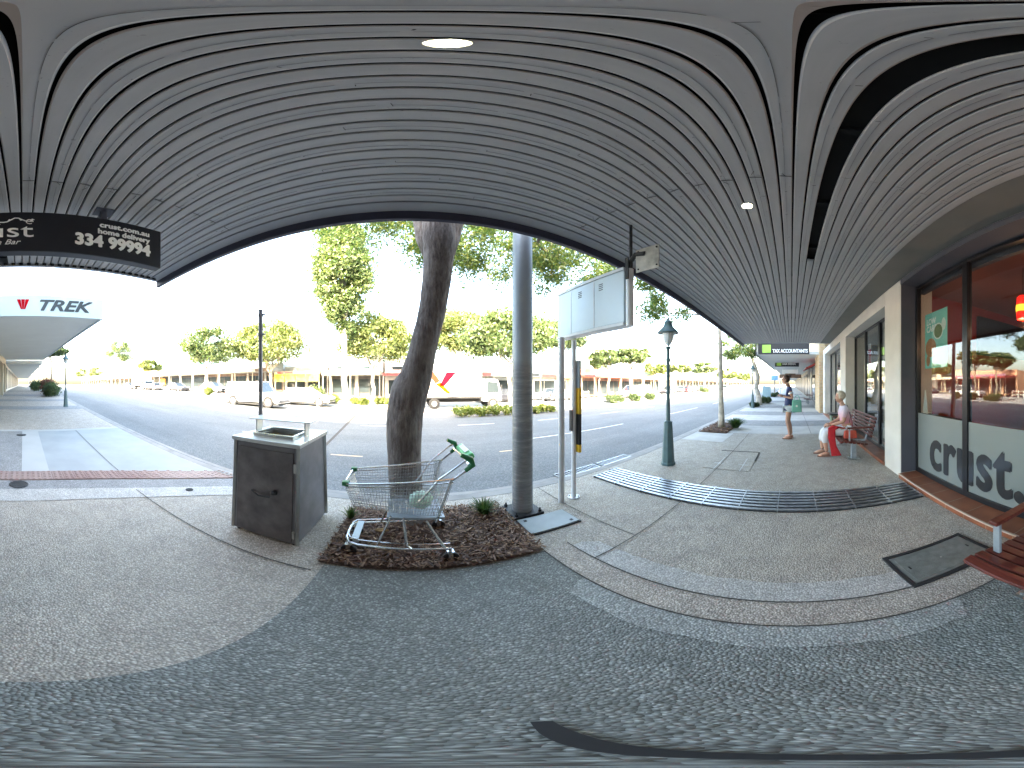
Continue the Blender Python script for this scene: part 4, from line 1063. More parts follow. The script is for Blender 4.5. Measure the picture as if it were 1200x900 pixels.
tree_px('wide crowned tree with white branching trunks left of the near trunk', 437, 476, 404, 492, 366, 432, .17, Bp, LY, lsize=.15, nclump=70, nleaf=190, forks=5)
tree_px('full green tree just right of the near trunk, above the white truck', 540, 470, 505, 585, 362, 424, .16, Bp, LY, lsize=.17, nclump=64, nleaf=190, forks=4)
tree_px('tree with a pale forked trunk in the hedge right of the truck', 597, 478, 560, 668, 366, 428, .17, Bp, LM, lsize=.16, nclump=70, nleaf=200, forks=4)
tree_px('dark green tree between the two white sign posts and the lamp', 655, 470, 632, 694, 376, 416, .15, Bp, LD, lsize=.15, nclump=50, nleaf=190)
tree_px('umbrella shaped tree with a leaning trunk before the red trimmed shop', 713, 470.5, 684, 732, 409, 430, .15, Bg, LM, lsize=.18, nclump=40, nleaf=150, flatk=.6)
tree_px('umbrella shaped tree with a straight trunk beside the white wagon', 740, 470, 724, 772, 408, 429, .15, Bg, LM, lsize=.18, nclump=40, nleaf=150, flatk=.6)
tree_px('pale trunked forked small tree left of the red trimmed shop doorway', 702, 466, 690, 712, 420, 436, .14, Bp, LM, lsize=.18, nclump=16, nleaf=60, forks=2)
tree_px('sparse tree well beyond the lamp post at the right', 826, 460, 806, 836, 424, 440, .14, Bg, LM, lsize=.25, nclump=30, nleaf=110, flatk=.5)
tree_px('far tree above the cream shops right of the lamp post', 797, 459, 783, 812, 426, 438, .14, Bg, LY, lsize=.3, nclump=24, nleaf=100)
tree_px('tree with a round crown far up the road on the left', 141, 452.5, 116, 153, 397, 430, .2, Bg, LM, lsize=.3, nclump=44, nleaf=170, forks=3)
tree_px('leafy tree partly hidden by the left awning, above the left lamp post', 60, 457, 58, 98, 403, 420, .15, Bg, LD, lsize=.22, nclump=34, nleaf=160, group='street trees on the near footpath')
for (px, py, x0, x1, yt, yb, lab) in ((175, 455, 168, 196, 422, 438, 'small tree before the aqua roofed building'), (112, 452, 104, 122, 430, 444, 'low tree at the far left end of the street, left of the white ute'),
     (96, 451.5, 88, 104, 432, 444, 'smallest tree at the far left end of the street'), (852, 457, 848, 872, 432, 446, 'tree far along the right hand road, beyond the slender trunk'), (872, 456, 868, 884, 436, 447, 'farthest tree at the right hand end of the road'), (768, 461, 758, 784, 424, 440, 'tree between the white wagon and the cream shops')):
    tree_px(lab, px, py, x0, x1, yt, yb, .14, Bg, LY, lsize=.35, nclump=24, nleaf=90)
# near tree
t = thing('street_tree', 'near leaning tree with a thick bent furrowed trunk behind the shopping trolley', 'tree', (0, 2.4, 0), 0, 'street trees on the near footpath')
def sx(px): return 2.4 * math.tan(az(px))
prof = [(481, -.05, .40), (481, .04, .37), (476, .35, .33), (474, .7, .325), (473.5, .99, .345), (474.5, 1.2, .36), (479.5, 1.42, .375), (487, 1.56, .325), (494, 1.78, .275), (499, 1.98, .26), (504, 2.14, .268), (507.5, 2.28, .276), (512, 2.6, .285), (514, 2.89, .305), (514, 3.15, .335), (514, 3.55, .34)]
b = MB(); pts = []; rs = []
for i in range(len(prof) - 1):
    for k in range(4):
        q = k / 4; a, c = prof[i], prof[i + 1]; pts.append((sx(lerp(a[0], c[0], q)), .02 * math.sin(i * 1.3 + q), lerp(a[1], c[1], q))); rs.append(lerp(a[2], c[2], q) / 2 * random.uniform(.985, 1.015))
b.tube(pts, rs, 28)
T = Vector(pts[-1])
def br(a, c, r0, r1, n=6, w=.05): return limb(b, a, c, r0, r1, n, w, 12)
p1 = br(T - Vector((.03, 0, .55)), (.02, .3, 4.7), .125, .09, 6, .02); p2 = br(T + Vector((.03, 0, -.55)), (.70, .25, 4.7), .125, .085, 6, .02)
ends = []
for (a, c) in ((p1[-1], (-2.2, 1.5, 5.6)), (p1[-1], (-.9, 2.8, 5.8)), (p1[-1], (-1.4, -.9, 6.6)), (p2[-1], (2.6, 1.8, 5.2)), (p2[-1], (1.2, 3.2, 5.9)), (p2[-1], (2.2, -.4, 6.6)), (p2[-1], (3.6, 2.4, 4.7))):
    q = br(a, c, .065, .03); ends.append(q)
b.build('trunk', M['bark_near'], t, smooth_='all')
def canopy(specs, n_each, size, mat, parent, rad=(.35, .6), droop=.6):
    cs = []; rr = []
    for (x, y, z, dx, dy, dz, n) in specs:
        for i in range(n): cs.append((x + random.uniform(-dx, dx), y + random.uniform(-dy, dy), z + random.uniform(-dz, dz))); rr.append(random.uniform(*rad))
    V, F = leaves(cs, rr, n_each, size, .55, droop, .32); return rawmesh('crown', V, F, mat, parent)
canopy([(-1.0, 2.9, 5.8, 1.5, 1.0, .5, 14), (-.5, 3.0, 5.3, .3, .4, .5, 3), (1.9, 3.2, 5.35, 1.9, 1.4, .7, 44), (3.9, 2.7, 4.9, 1.5, 1.0, .6, 26), (0, 1.2, 7.2, 3.2, 2.0, .8, 30), (.9, 3.4, 4.9, .9, .5, .3, 9), (2.2, 2.4, 4.5, 1.2, .5, .25, 7)], 330, .055, M['leaf_near'], t, (.28, .66))
# slender tree right of the lamp
p = P(845, 502)
t = thing('street_tree', 'slender pale trunked street tree in the mulch right of the first lamp post', 'tree', (p.x, p.y, 0), 0, 'street trees on the near footpath')
b = MB(); b.tube([(0, 0, -.05), (.0, -.02, .35), (-.02, 0, 1.0), (.02, .02, 1.8), (0, .03, 2.8), (.05, .1, 4.2)], [.12, .10, .085, .075, .07, .06], 14)
for q in ((-1.6, 1.3, 4.6), (-3.2, 1.2, 4.4), (1.4, 1.0, 5.0), (.4, -1.2, 5.2), (-.6, 2.0, 4.0)): limb(b, (.05, .1, 3.9), q, .04, .015, 5, .06)
b.build('trunk', M['bark_pale'], t, smooth_='all')
canopy([(-2.2, 1.2, 4.6, 1.6, .9, .5, 20), (-1.0, 1.6, 3.9, .7, .5, .3, 6), (.8, .6, 4.8, 1.5, 1.0, .6, 16), (0, 0, 5.8, 2, 1.5, .5, 14)], 220, .065, M['leaf_near'], t, (.28, .45))
# leaning tree further along
p = P(890, 474.5)
t = thing('street_tree', 'crooked leaning street tree behind the far right lamp post', 'tree', (p.x, p.y, 0), 0, 'street trees on the near footpath')
b = MB(); b.tube([(0, 0, -.05), (0, .05, .5), (.0, .25, 1.2), (0, .12, 2.0), (0, .35, 2.8), (0, .6, 3.6)], [.24, .2, .17, .16, .14, .1], 12)
for q in ((-1.5, 1.5, 4.3), (1.5, 1, 4.6), (0, -.8, 4.8)): limb(b, (0, .6, 3.5), q, .07, .02, 5, .06)
b.build('trunk', M['bark_pale'], t, smooth_='all')
canopy([(-.5, 1.0, 3.9, 1.6, 1.4, .5, 22), (.5, .6, 4.8, 2.0, 1.6, .5, 18)], 160, .11, M['leaf_near'], t, (.35, .6))

# hedges, bushes
def bush(name, label, loc, sx_, sy_, sz_, n, ls, mat, group=None, cat='shrub'):
    cs = []; rr = []
    k = max(8, int(sx_ * 7)); k = min(k, 110)
    for i in range(k):
        cs.append(((i + random.random() - k / 2) / k * sx_ * .98, random.uniform(-.45, .45) * sy_, sz_ * random.uniform(.3, .68))); rr.append(sz_ * random.uniform(.28, .42))
    V, F = leaves(cs, rr, max(20, n // k), ls, .9, -.3, .35); V[:, 2] = np.maximum(V[:, 2], .0)
    o = rawmesh(name, V, F, mat); o.location = loc; return tag(o, label, cat, group)
def bush_px(label, x0, x1, py, h, depth, mat, **kw):
    a, c = P(x0, py), P(x1, py); m = (a + c) / 2; L = abs(c.x - a.x)
    return bush(kw.pop('name', 'hedge'), label, (m.x, m.y, m.z), L, depth, h, kw.pop('n', 5200), kw.pop('ls', .09), mat, kw.pop('group', 'low hedges in the kerbside beds'), 'hedge')
LH = M['leaf_hedge']
bush_px('long low yellow green hedge under the white truck', 527, 668, 485, .62, 1.0, LH, n=9000)
bush_px('green hedge strip left of the tall white trunk', 381, 398, 473, .85, 1.2, LH)
bush_px('hedge strip right of the tall white trunk', 410, 432, 474, .7, 1.2, LH)
bush_px('short hedge piece against the near trunk', 440, 456, 474, .6, 1.0, LH)
bush_px('low shrubs below the leaning umbrella tree', 706, 733, 472, .9, 1.4, M['leaf_mid'])
bush_px('low shrubs below the straight umbrella tree', 738, 748, 470, .9, 1.2, M['leaf_mid'])
bush_px('small shrubs behind the white wagon', 756, 767, 468.5, .9, 1.2, M['leaf_mid'])
bush_px('small shrubs at the foot of the leftmost tree', 238, 250, 463, .9, 1.2, LH)
bush_px('leafy planter before the yellow fronted shop', 357, 380, 467, 1.5, .8, M['leaf_mid'])
bush_px('low planting around the sparse far tree', 812, 838, 460, 1.2, 1.6, M['leaf_mid'])
p = P(66, 464.5); bush('shrub', 'big rounded dark green bush beside the left lamp post', (p.x - .6, 2.1, gz(p.x)), 2.4, 1.0, 1.05, 9000, .07, M['leaf_dark'], 'bushes on the left footpath')
bush('shrub', 'reddish leaved shrub behind the big rounded bush', (p.x - 3.6, 2.0, gz(p.x - 3.6)), 1.2, .9, 1.35, 3500, .08, M['leaf_red'], 'bushes on the left footpath')
bush('shrub', 'second green bush farther along the left footpath', (p.x - 7.5, 1.6, gz(p.x - 7.5)), 2.6, 1.0, 1.1, 5000, .08, M['leaf_dark'], 'bushes on the left footpath')
for (px, py, lab) in ((895, 473, 'low strap leaf planting at the foot of the leaning tree'), (907, 465, 'low round planting under the blue sign'), (875, 477, 'low grass just left of the far right lamp post')):
    p = P(px, py); bush('shrub', lab, (p.x + .2, min(p.y, 2.4), 0), 1.6 if px > 880 else .5, .9 if px > 880 else .4, .5 if px > 880 else .3, 3000, .07, M['leaf_dark'], 'low planting on the right footpath')

# ================================================================== NEIGHBOUR BUILDINGS, NEAR SIDE
# left: white awning and its shops, climbing with the street
tb = thing('shop_awning', 'white flat awning with a bicycle brand logo on its end fascia, left', 'awning', (0, 0, 0))
def gsheet(b, x0, x1, y0, y1, z0, z1, n=8):
    xs = [x0 + (x1 - x0) * i / n for i in range(n + 1)]
    for i in range(n):
        a, c = xs[i], xs[i + 1]; ga, gc = gz(a) - gz(x1), gz(c) - gz(x1)
        b.add([(a, y0, z0 + ga), (c, y0, z0 + gc), (c, y1, z0 + gc), (a, y1, z0 + ga), (a, y0, z1 + ga), (c, y0, z1 + gc), (c, y1, z1 + gc), (a, y1, z1 + ga)],
              [(0, 3, 2, 1), (4, 5, 6, 7), (0, 1, 5, 4), (2, 3, 7, 6)] + ([(3, 0, 4, 7)] if i == 0 else []) + ([(1, 2, 6, 5)] if i == n - 1 else []))
b = MB(); gsheet(b, -24, -5.93, -1.7, 1.93, 3.21, 3.5); b.build('soffit', M['soffit_white'], tb)
b = MB(); b.b2(-5.93, -5.88, -3.2, 2.0, 3.18, 3.74); gsheet(b, -24, -5.93, 1.94, 2.0, 3.18, 3.74); b.build('fascia', M['awning_white'], tb, bevel=.003)
text('lettering', 'TREK', .40, M['letter_grey'], tb, (-5.874, .30, 3.335), U, V_, off=.006, xs=1.38, shear=.35, bold=.010)
b = MB()
for (a, c) in ((-.15, -.06), (-.045, .045), (.06, .15)):
    b.add([(-5.875, a, 3.62), (-5.875, c, 3.62), (-5.875, c * .35, 3.36), (-5.875, a * .35, 3.36), (-5.870, a, 3.62), (-5.870, c, 3.62), (-5.870, c * .35, 3.36), (-5.870, a * .35, 3.36)], [(0, 1, 2, 3), (7, 6, 5, 4), (0, 4, 5, 1), (1, 5, 6, 2), (2, 6, 7, 3), (3, 7, 4, 0)])
b.build('shield_logo', M['logo_red'], tb)
sb = thing('shop_row', 'row of cream shopfronts under the white awning on the left', 'building', (0, 0, 0))
b = MB(); b.b2(-24, -7.3, -16, -1.9, 3.3, 7.2); b.b2(-24, -7.3, -16, -3.4, 0, 3.3)
x = -7.3; k = 0
while x > -23.5:
    b.b2(x - .55, x, -3.4, -1.62, gz(x), 3.9); x -= 3.1
b.build('wall', M['render_cream'], sb)
x = -7.3
while x > -22:
    b = MB(); b.b2(x - 3.1, x - .55, -2.1, -2.0, gz(x) + 0, 2.7 + gz(x)); f = b.build('window', M['frame_black'], sb)
    b = MB(); b.b2(x - 3.0, x - .65, -1.995, -1.99, gz(x) + .35, 2.6 + gz(x)); b.build('pane', M['car_glass'], f)
    b = MB(); b.b2(x - 3.1, x - .55, -2.1, -1.62, 2.7 + gz(x), 3.7 + gz(x)); b.build('lintel', M['render_cream'], sb)
    x -= 3.1
bb = thing('shop_row', 'long farther row of shops with awnings at the far left of the footpath', 'building', (0, 0, gz(-40)))
b = MB(); b.b2(-95, -24.05, -16, -1.8, 0, 6.8); b.build('wall', M['render_white'], bb)
b = MB(); b.b2(-95, -24.1, -1.78, 1.9, 2.75, 3.1); b.build('awning', M['soffit_white'], bb)
b = MB()
for i in range(14): b.b2(-29 - i * 4.6, -26 - i * 4.6, -1.79, -1.74, .2, 2.5)
b.build('window', M['frame_black'], bb)
b = MB()
for i in range(5): b.tube([(-26 - i * 11, 1.7, 0), (-26 - i * 11, 1.7, 2.75)], .06, 8)
b.build('post', M['post_white'], bb)
lb = thing('lane_sun_blocker', 'unseen plain block added to keep sun out of the lane between the shops', 'building', (-5.2, -9, 0))  # unseen block, added to stop sun falling through the lane
b = MB(); b.b2(-6, 6, -3, 3, 0, 8.4); b.build('wall', M['render_cream'], lb); b = MB(); b.b2(-1, 1, 3.0, 3.05, 0, 2.4); b.build('door', M['charcoal'], lb)
# right: brick shop, then a long row
rb = thing('brick_shop', 'tan brick fronted shop beyond the white building on the right', 'building', (0, 0, 0))
b = MB(); b.b2(12.32, 27, -16, -2.4, 0, 6.0); b.b2(12.5, 14.6, -2.4, -1.45, 0, 3.8); b.b2(12.32, 27, -2.4, -1.7, 3.2, 6.2); b.build('wall', M['brick'], rb)
b = MB()
for i, x in enumerate((14.7, 17.8, 20.9, 24)): b.b2(x, x + 2.8, -1.9, -1.8, .1, 3.0)
b.build('window', M['frame_black'], rb)
b = MB(); b.b2(15.0, 16.5, -1.79, -1.77, .3, 2.6); b.b2(21.2, 22.4, -1.79, -1.77, .3, 2.6); b.build('display_panel', M['awn_cream'], rb)
b = MB(); b.b2(18.2, 20.2, -1.79, -1.77, .3, 2.2); b.build('pane', M['car_glass'], rb)
b = MB(); b.prism([(-1.7, 2.9), (-.9, 2.5), (-.9, 2.45), (-1.7, 2.8)], 'x', 14.8, 18.5); b.build('red_blind', M['shop_red'], rb)
ra = thing('shop_awning', 'white flat awning beyond the slatted one, carrying a black accountants fascia', 'awning', (0, 0, 0))
b = MB(); b.b2(12.75, 27, -1.7, 1.80, 3.06, 3.2); b.build('soffit', M['soffit_white'], ra)
b = MB(); b.b2(12.68, 12.748, -.95, 1.72, 3.06, 4.0); b.b2(12.68, 27, 1.80, 1.86, 3.02, 3.62); b.build('fascia', M['sign_black'], ra)
Ur = (0, -1, 0)
b = MB(); b.b2(12.672, 12.678, 1.05, 1.5, 3.14, 3.56); b.build('green_square', M['logo_green'], ra)
text('lettering', 'TAX ACCOUNTANTS', .26, M['sign_white'], ra, (12.674, .96, 3.14), Ur, V_, off=.003, xs=.72, bold=.006)
t = thing('hanging_sign', 'dark hanging sign with a green square under the white awning at the right', 'shop sign', (18.0, .3, 2.78))
b = MB(); b.b2(-.06, .06, -.88, .88, 0, .42); b.build('panel', M['sign_black'], t, bevel=.004)
b = MB(); b.b2(-.068, -.062, .42, .76, .06, .36); b.build('green_square', M['logo_green'], t)
text('lettering', 'HAIR DESIGN', .18, M['sign_white'], t, (-.064, .34, .13), Ur, V_, off=.004, xs=.9)
b = MB(); b.tube([(0, -.6, .42), (0, -.6, .28 + .02)], .01, 6); b.tube([(0, .6, .42), (0, .6, .285)], .01, 6); b.build('hanger', M['iron'], t)
t = thing('hanging_sign', 'small white hanging sign below the second white awning at the right', 'shop sign', (24.5, .1, 2.55))
b = MB(); b.b2(-.05, .05, -.8, .8, 0, .4); b.build('panel', M['sign_white'], t); b = MB(); b.tube([(0, -.6, .4), (0, -.6, .52)], .01, 6); b.tube([(0, .6, .4), (0, .6, .52)], .01, 6); b.build('hanger', M['iron'], t)
t = thing('hanging_sign', 'brown curved hanging sign above the standing woman', 'shop sign', (33, .1, 2.3))
b = MB(); b.b2(-.05, .05, -1.5, 1.5, 0, .5); b.b2(-.06, .06, -.7, .7, .5, .75); b.build('panel', M['shop_brown'], t)
rr_ = thing('shop_row', 'long row of shops with a low awning at the far right of the footpath', 'building', (0, 0, 0))
b = MB(); b.b2(27.05, 120, -16, -1.9, 0, 5.4); b.build('wall', M['render_cream'], rr_)
b = MB(); b.b2(27.1, 120, -1.88, 1.7, 3.07, 3.45); b.build('awning', M['soffit_white'], rr_)
b = MB()
for i in range(18): b.b2(28 + i * 5, 31.6 + i * 5, -1.89, -1.83, .1, 2.6)
b.build('window', M['frame_black'], rr_)
b = MB()
for i in range(8): b.tube([(34 + i * 9, 1.5, 0), (34 + i * 9, 1.5, 3.07)], .06, 8)
b.build('post', M['post_white'], rr_)
# blue sign on a post
p = P(903, 462)
t = thing('blue_sign', 'small blue sign on a dark post far along the right footpath', 'sign post', (p.x, 3 * .8, 0))
b = MB(); b.tube([(0, 0, 0), (0, 0, 2.7)], .09, 8); b.build('post', M['bark_grey'], t); b = MB(); b.box((-.1, 0, 2.4), (.05, 1.0, .7)); b.build('panel', plain('sign_blue', (.12, .28, .5), .5), t)
p = P(899, 463); 
t = thing('notice_board', 'pale blue board on the footpath edge below the small blue sign', 'notice board', (24, 2.4, 0)); b = MB(); b.box((0, 0, .75), (.08, .8, 1.1)); b.build('board', M['awn_blue'], t, bevel=.01); b = MB(); b.box((0, 0, .1), (.3, .7, .2)); b.build('foot', M['concrete'], t)
# small green tub by the pillar
t = thing('planter', 'small green tub with a dark flat lid against the pillar behind the seated woman', 'tub', (7.55, -1.38, 0))
b = MB(); b.box((0, 0, .27), (.30, .26, .54), top=(1.2, 1.2)); b.build('tub', plain('tub_green', (.14, .19, .12), .6), t, bevel=.01); b = MB(); b.box((0, .0, .56), (.44, .44, .035)); b.build('lid', M['iron'], t, bevel=.008)

# ================================================================== ACROSS THE ROAD
FZ = -.32
def far_shop(x0, x1, Y, h, label, wall, awn, front, aw_h=2.75, aw_d=3.0, aw_t=.5, extra=None, group='shops across the road', posts=True, roof=None, nwin=None, base=None):
    gzx = gz((x0 + x1) / 2) + FZ
    t = thing('far_shop', label, 'building', ((x0 + x1) / 2, Y, gzx), 0, group); w = (x1 - x0) / 2 - .02
    b = MB(); b.b2(-w, w, .12, 12, 0, h); b.b2(-w, w, -.05, .12, 2.85, h); b.b2(-w, w, -.12, .15, h - .2, h + .15); b.build('wall', wall, t)
    n = nwin or max(2, int((x1 - x0) / 3.2)); ww = 2 * w / n
    for i in range(n):
        a = -w + i * ww
        b = MB(); b.b2(a + .35, a + ww - .1, .0, .1, .15, 2.7); f = b.build('shopfront', front, t)
        b = MB(); b.b2(a + .45, a + ww * .5 - .03, -.02, -.005, .6, 2.3); b.b2(a + ww * .5 + .03, a + ww - .2, -.02, -.005, .3, 2.3); b.build('pane', M['car_glass'], f)
        b = MB(); b.b2(a, a + .33, -.05, .11, 0, 2.85); b.build('pier', wall, t)
        if h > 4.6:
            b = MB(); b.b2(a + ww * .3, a + ww * .75, -.09, -.06, 3.6, h - .8); b.build('upper_window', M['car_glass'], t)
    b = MB(); b.prism([(-aw_d, aw_h), (0 - .06, aw_h + .25), (-.06, aw_h + .4), (-aw_d, aw_h + aw_t)], 'x', -w, w); b.build('awning', awn, t)
    sc = ['shop_brown', 'awn_blue', 'shop_red', 'letter_grey', 'shop_orange', 'roof_teal']
    for i in range(n):
        if (i + int(abs(x0))) % 2 == 0:
            a = -w + i * ww; b = MB(); b.b2(a + .5, a + ww - .4, -.19, -.13, h - .95, h - .35) if h > 4.3 else b.b2(a + .5, a + ww - .4, -aw_d - .04, -aw_d - .01, aw_h + .03, aw_h + min(aw_t, .5) - .05)
            b.build('sign_band', M[sc[(i + int(abs(x0))) // 2 % 6]], t)
    if posts:
        for i in range(n + 1):
            b = MB(); b.tube([(-w + .1 + i * (2 * w - .2) / n, -aw_d + .15, 0), (-w + .1 + i * (2 * w - .2) / n, -aw_d + .15, aw_h)], .06, 8); b.build('post', M['awn_cream'], t)
    return t
FY = 30.2
def ax(px, Y=FY): return Y * math.tan(az(px))
far_shop(-115, -75, 31, 4.4, 'low pale shop row at the far left end across the road', M['wall_far'], M['awn_cream'], M['shop_brown'])
far_shop(-74, ax(180), 31, 4.2, 'cream shops below the aqua roofed building across the road', M['render_cream'], M['awn_cream'], M['shop_brown'])
s1 = far_shop(ax(180), ax(240), FY, 3.9, 'white awninged shop with an orange poster across the road', M['wall_far'], M['awn_cream'], M['dark_open'])
b = MB(); b.b2(-5.6, -3.6, -.3, -.22, .9, 2.3); b.build('poster_panel', M['shop_orange'], s1)
far_shop(ax(240), ax(332), FY, 3.9, 'brown fronted shop with a cream awning behind the spreading tree', M['wall_far'], M['awn_cream'], M['shop_brown'], posts=True)
s2 = far_shop(ax(334), ax(384), FY, 3.7, 'shop with bright yellow blinds across the road', M['wall_far'], M['awn_cream'], M['dark_open'], aw_h=2.72, aw_t=.3)
for i in range(4):
    b = MB(); w = (ax(384) - ax(334)) / 4; xx = -(ax(384) - ax(334)) / 2 + i * w; b.b2(xx + .05, xx + w - .05, -3.02, -2.96, 1.75, 2.70); b.build('yellow_blind', M['shop_yellow'], s2)
far_shop(ax(386), ax(449), FY, 4.8, 'two level white shop with a dark doorway left of the near trunk', M['wall_far'], M['awn_cream'], M['dark_open'])
far_shop(ax(451), ax(509), FY, 4.9, 'white shop with a red brown awning hidden behind the near trunk', M['wall_far'], M['shop_red'], M['curtain'], aw_t=.3)
far_shop(ax(511), ax(622), FY, 4.2, 'pale blue awninged shop with grey doors behind the white truck', M['render_cream'], M['awn_blue'], M['curtain'], aw_t=.9, nwin=4)
far_shop(ax(623), ax(676), FY, 4.0, 'blank white walled building between the pole and the sign posts', M['wall_far'], M['awn_cream'], M['curtain'], nwin=2, aw_d=1.0, posts=False)
s3 = far_shop(27 * math.tan(az(680)), 27 * math.tan(az(738)), 27, 4.0, 'corner shop with red trim and pink walls across the road at the right', M['shop_pink'], M['shop_red'], M['shop_brown'], aw_t=.35, nwin=4)
w = (27 * math.tan(az(738)) - 27 * math.tan(az(680))) / 2
b = MB(); b.b2(-w, w, -3.06, -3.0, 3.02, 3.35); b.build('sign_band', plain('band_mauve', (.35, .16, .25), .6), s3)
far_shop(28.5 * math.tan(az(740)), 28.5 * math.tan(az(772)), 28.5, 4.6, 'cream shop between the red trimmed shop and the lamp post', M['render_cream'], M['awn_cream'], M['shop_brown'], nwin=3)
far_shop(57, 92, 29, 4.2, 'cream shops with dark windows right of the first lamp post', M['render_cream'], M['awn_cream'], M['shop_brown'], nwin=8)
far_shop(93, 150, 29, 4.2, 'farthest shop row at the right hand end across the road', M['wall_far'], M['awn_cream'], M['shop_brown'], nwin=8)
# aqua roofed hall with masts, glass tower
t = thing('hall_building', 'large building with an aqua roof and rooftop masts at the far left', 'building', (-72, 52, .3))
b = MB(); b.b2(-9, 16, -4, 14, 0, 6.4); b.build('wall', M['render_white'], t)
b = MB(); b.prism([(-10, 6.41), (17, 6.41), (15, 8.2), (-9, 8.6)], 'y', -5, 15); b.build('roof', M['roof_teal'], t)
b = MB()
for i in range(6): b.tube([(-8 + i * 2.6, -4.5, 6.5), (-8 + i * 2.6, -4.5, 12.5)], .12, 6)
b.build('mast', M['post_white'], t)
b = MB()
for i in range(5): b.b2(-8 + i * 4.5, -5 + i * 4.5, -4.06, -4.01, 2.2, 4.6)
b.build('window', M['car_glass'], t)
t = thing('office_tower', 'small pale blue office block at the far left end of the street', 'building', (-140, 58, .3)); b = MB(); b.b2(-3, 3, -3, 3, 0, 13); b.build('wall', M['awn_blue'], t)
b = MB()
for i in range(4): b.b2(-2.6, 2.6, -3.05, -3.01, 1.8 + 3 * i, 3.4 + 3 * i)
b.build('window', M['roof_teal'], t)
# low white fence before the blank building
t = thing('low_fence', 'low white post and rail fence right of the galvanised pole', 'fence', (17.2, 22.5, -.45))
b = MB()
for i in range(8): b.tube([(-3.2 + i * .95, 0, 0), (-3.2 + i * .95, 0, 1.1)], .035, 8)
b.build('post', M['white_paint'], t); b = MB(); b.b2(-3.2, 3.5, -.02, .02, .95, 1.02); b.b2(-3.2, 3.5, -.02, .02, .5, .56); b.build('rail', M['white_paint'], t)
t = thing('bollard', 'thin pale bollard at the road edge right of the parked sedan', 'bollard', tuple(P(372, 479)))
b = MB(); b.lathe([(.05, 0), (.05, .9), (.03, .95)], n=10); b.build('shaft', M['bark_grey'], t); b = MB(); b.lathe([(.052, .7), (.052, .8)], n=10); b.build('reflective_band', M['sign_white'], t)
for i, (px0, px1, py, lab) in enumerate(((378, 456, 478.5, 'bed'), (525, 672, 486.5, 'bed'), (703, 770, 472, 'bed'))):
    a, c = P(px0, py), P(px1, py); b = MB(); b.b2(a.x, c.x, a.y, a.y + 1.8, -.449, -.33); struct(b.build('kerbed_bed', M['kerb'], bevel=.03))

# ================================================================== VEHICLES
def make_car(name, label, loc, rz, L, W, H, body, hood=.27, boot=.12, kind='sedan', cat='car', group='cars parked across the road'):
    t = thing(name, label, cat, loc, rz, group); hl = L / 2; hw = W / 2; zb = .22; belt = H * (.60 if kind == 'sedan' else .58)
    ra = .34 if kind == 'sedan' else .39
    wxs = (hl - .85, -hl + .85)
    prof = [(-hl + .05, zb + .08), (-hl, belt * .72), (-hl + .06, belt * .97)]
    if kind == 'ute': prof += [(-.3, belt)]
    prof += [(hl - L * hood, belt), (hl - .35, belt * .92), (hl - .06, belt * .76), (hl, belt * .5), (hl - .04, zb + .05)]
    low = []
    for wx_ in wxs:
        for k in range(7):
            a = math.pi * k / 6; low.append((wx_ + math.cos(a) * (ra + .05), max(zb, ra + math.sin(a) * (ra + .05) - .03)))
    poly = prof + low
    b = MB(); b.prism(poly, 'y', -hw, hw); b.build('body', body, t, bevel=.05)
    gx0 = -hl + (.08 * L * (boot / .12)) if kind != 'ute' else -.25; gx1 = hl - L * hood + .02
    rx0 = gx0 + (.55 if kind == 'sedan' else .16 if kind != 'ute' else .15); rx1 = gx1 - (.85 if kind == 'sedan' else .50)
    zt = H - .05; g = hw - .06; gt = hw - .24
    b = MB(); b.add([(gx0, -g, belt - .02), (gx1, -g, belt - .02), (gx1, g, belt - .02), (gx0, g, belt - .02), (rx0, -gt, zt), (rx1, -gt, zt), (rx1, gt, zt), (rx0, gt, zt)], [(0, 3, 2, 1), (4, 5, 6, 7), (0, 1, 5, 4), (1, 2, 6, 5), (2, 3, 7, 6), (3, 0, 4, 7)]); b.build('window_glass', M['car_glass'], t)
    b = MB(); b.b2(rx0 - .04, rx1 + .04, -gt - .03, gt + .03, zt, H)
    for s_ in (-1, 1):
        for (a, c) in (((gx0, rx0)), ((gx1, rx1)), (((gx0 + gx1) / 2 - .05, (rx0 + rx1) / 2)), ((lerp(gx0, gx1, .22), lerp(rx0, rx1, .1)))):
            b.tube([(a, s_ * (g + .008), belt - .02), (c, s_ * (gt + .01), zt + .01)], .035, 4)
    b.build('roof', body, t, bevel=.015)
    for wx_ in wxs:
        for s_ in (-1, 1):
            b = MB(); b.tube([(wx_, s_ * (hw - .22), ra), (wx_, s_ * (hw - .0), ra)], ra, 20); w_ = b.build('wheel', M['tyre'], t, smooth_=True)
            b = MB(); b.tube([(wx_, s_ * (hw - .1), ra), (wx_, s_ * (hw + .008), ra)], ra * .62, 14); b.build('rim', M['rim'], w_)
    for s_ in (-1, 1):
        b = MB(); b.box((hl - .10, s_ * (hw - .22), belt * .74), (.18, .34, .13)); b.build('headlight', M['light_clear'], t, bevel=.02)
        b = MB(); b.box((-hl + .06, s_ * (hw - .15), belt * .84), (.12, .24, .22)); b.build('tail_light', M['light_red'], t, bevel=.02)
        b = MB(); b.box((gx1 - .3, s_ * (hw + .08), belt + .08), (.1, .16, .12)); b.build('mirror', body, t, bevel=.02)
    b = MB(); b.b2(hl - .03, hl + .03, -hw + .15, hw - .15, zb + .12, zb + .30); b.b2(-hl - .03, -hl + .03, -hw + .15, hw - .15, zb + .15, zb + .33); b.build('bumper', M['car_dark'], t, bevel=.02)
    b = MB(); b.b2(-hl + .02, hl - .02, -hw + .1, hw - .1, zb - .04, zb + .06); b.build('underbody', M['tyre'], t)
    return t
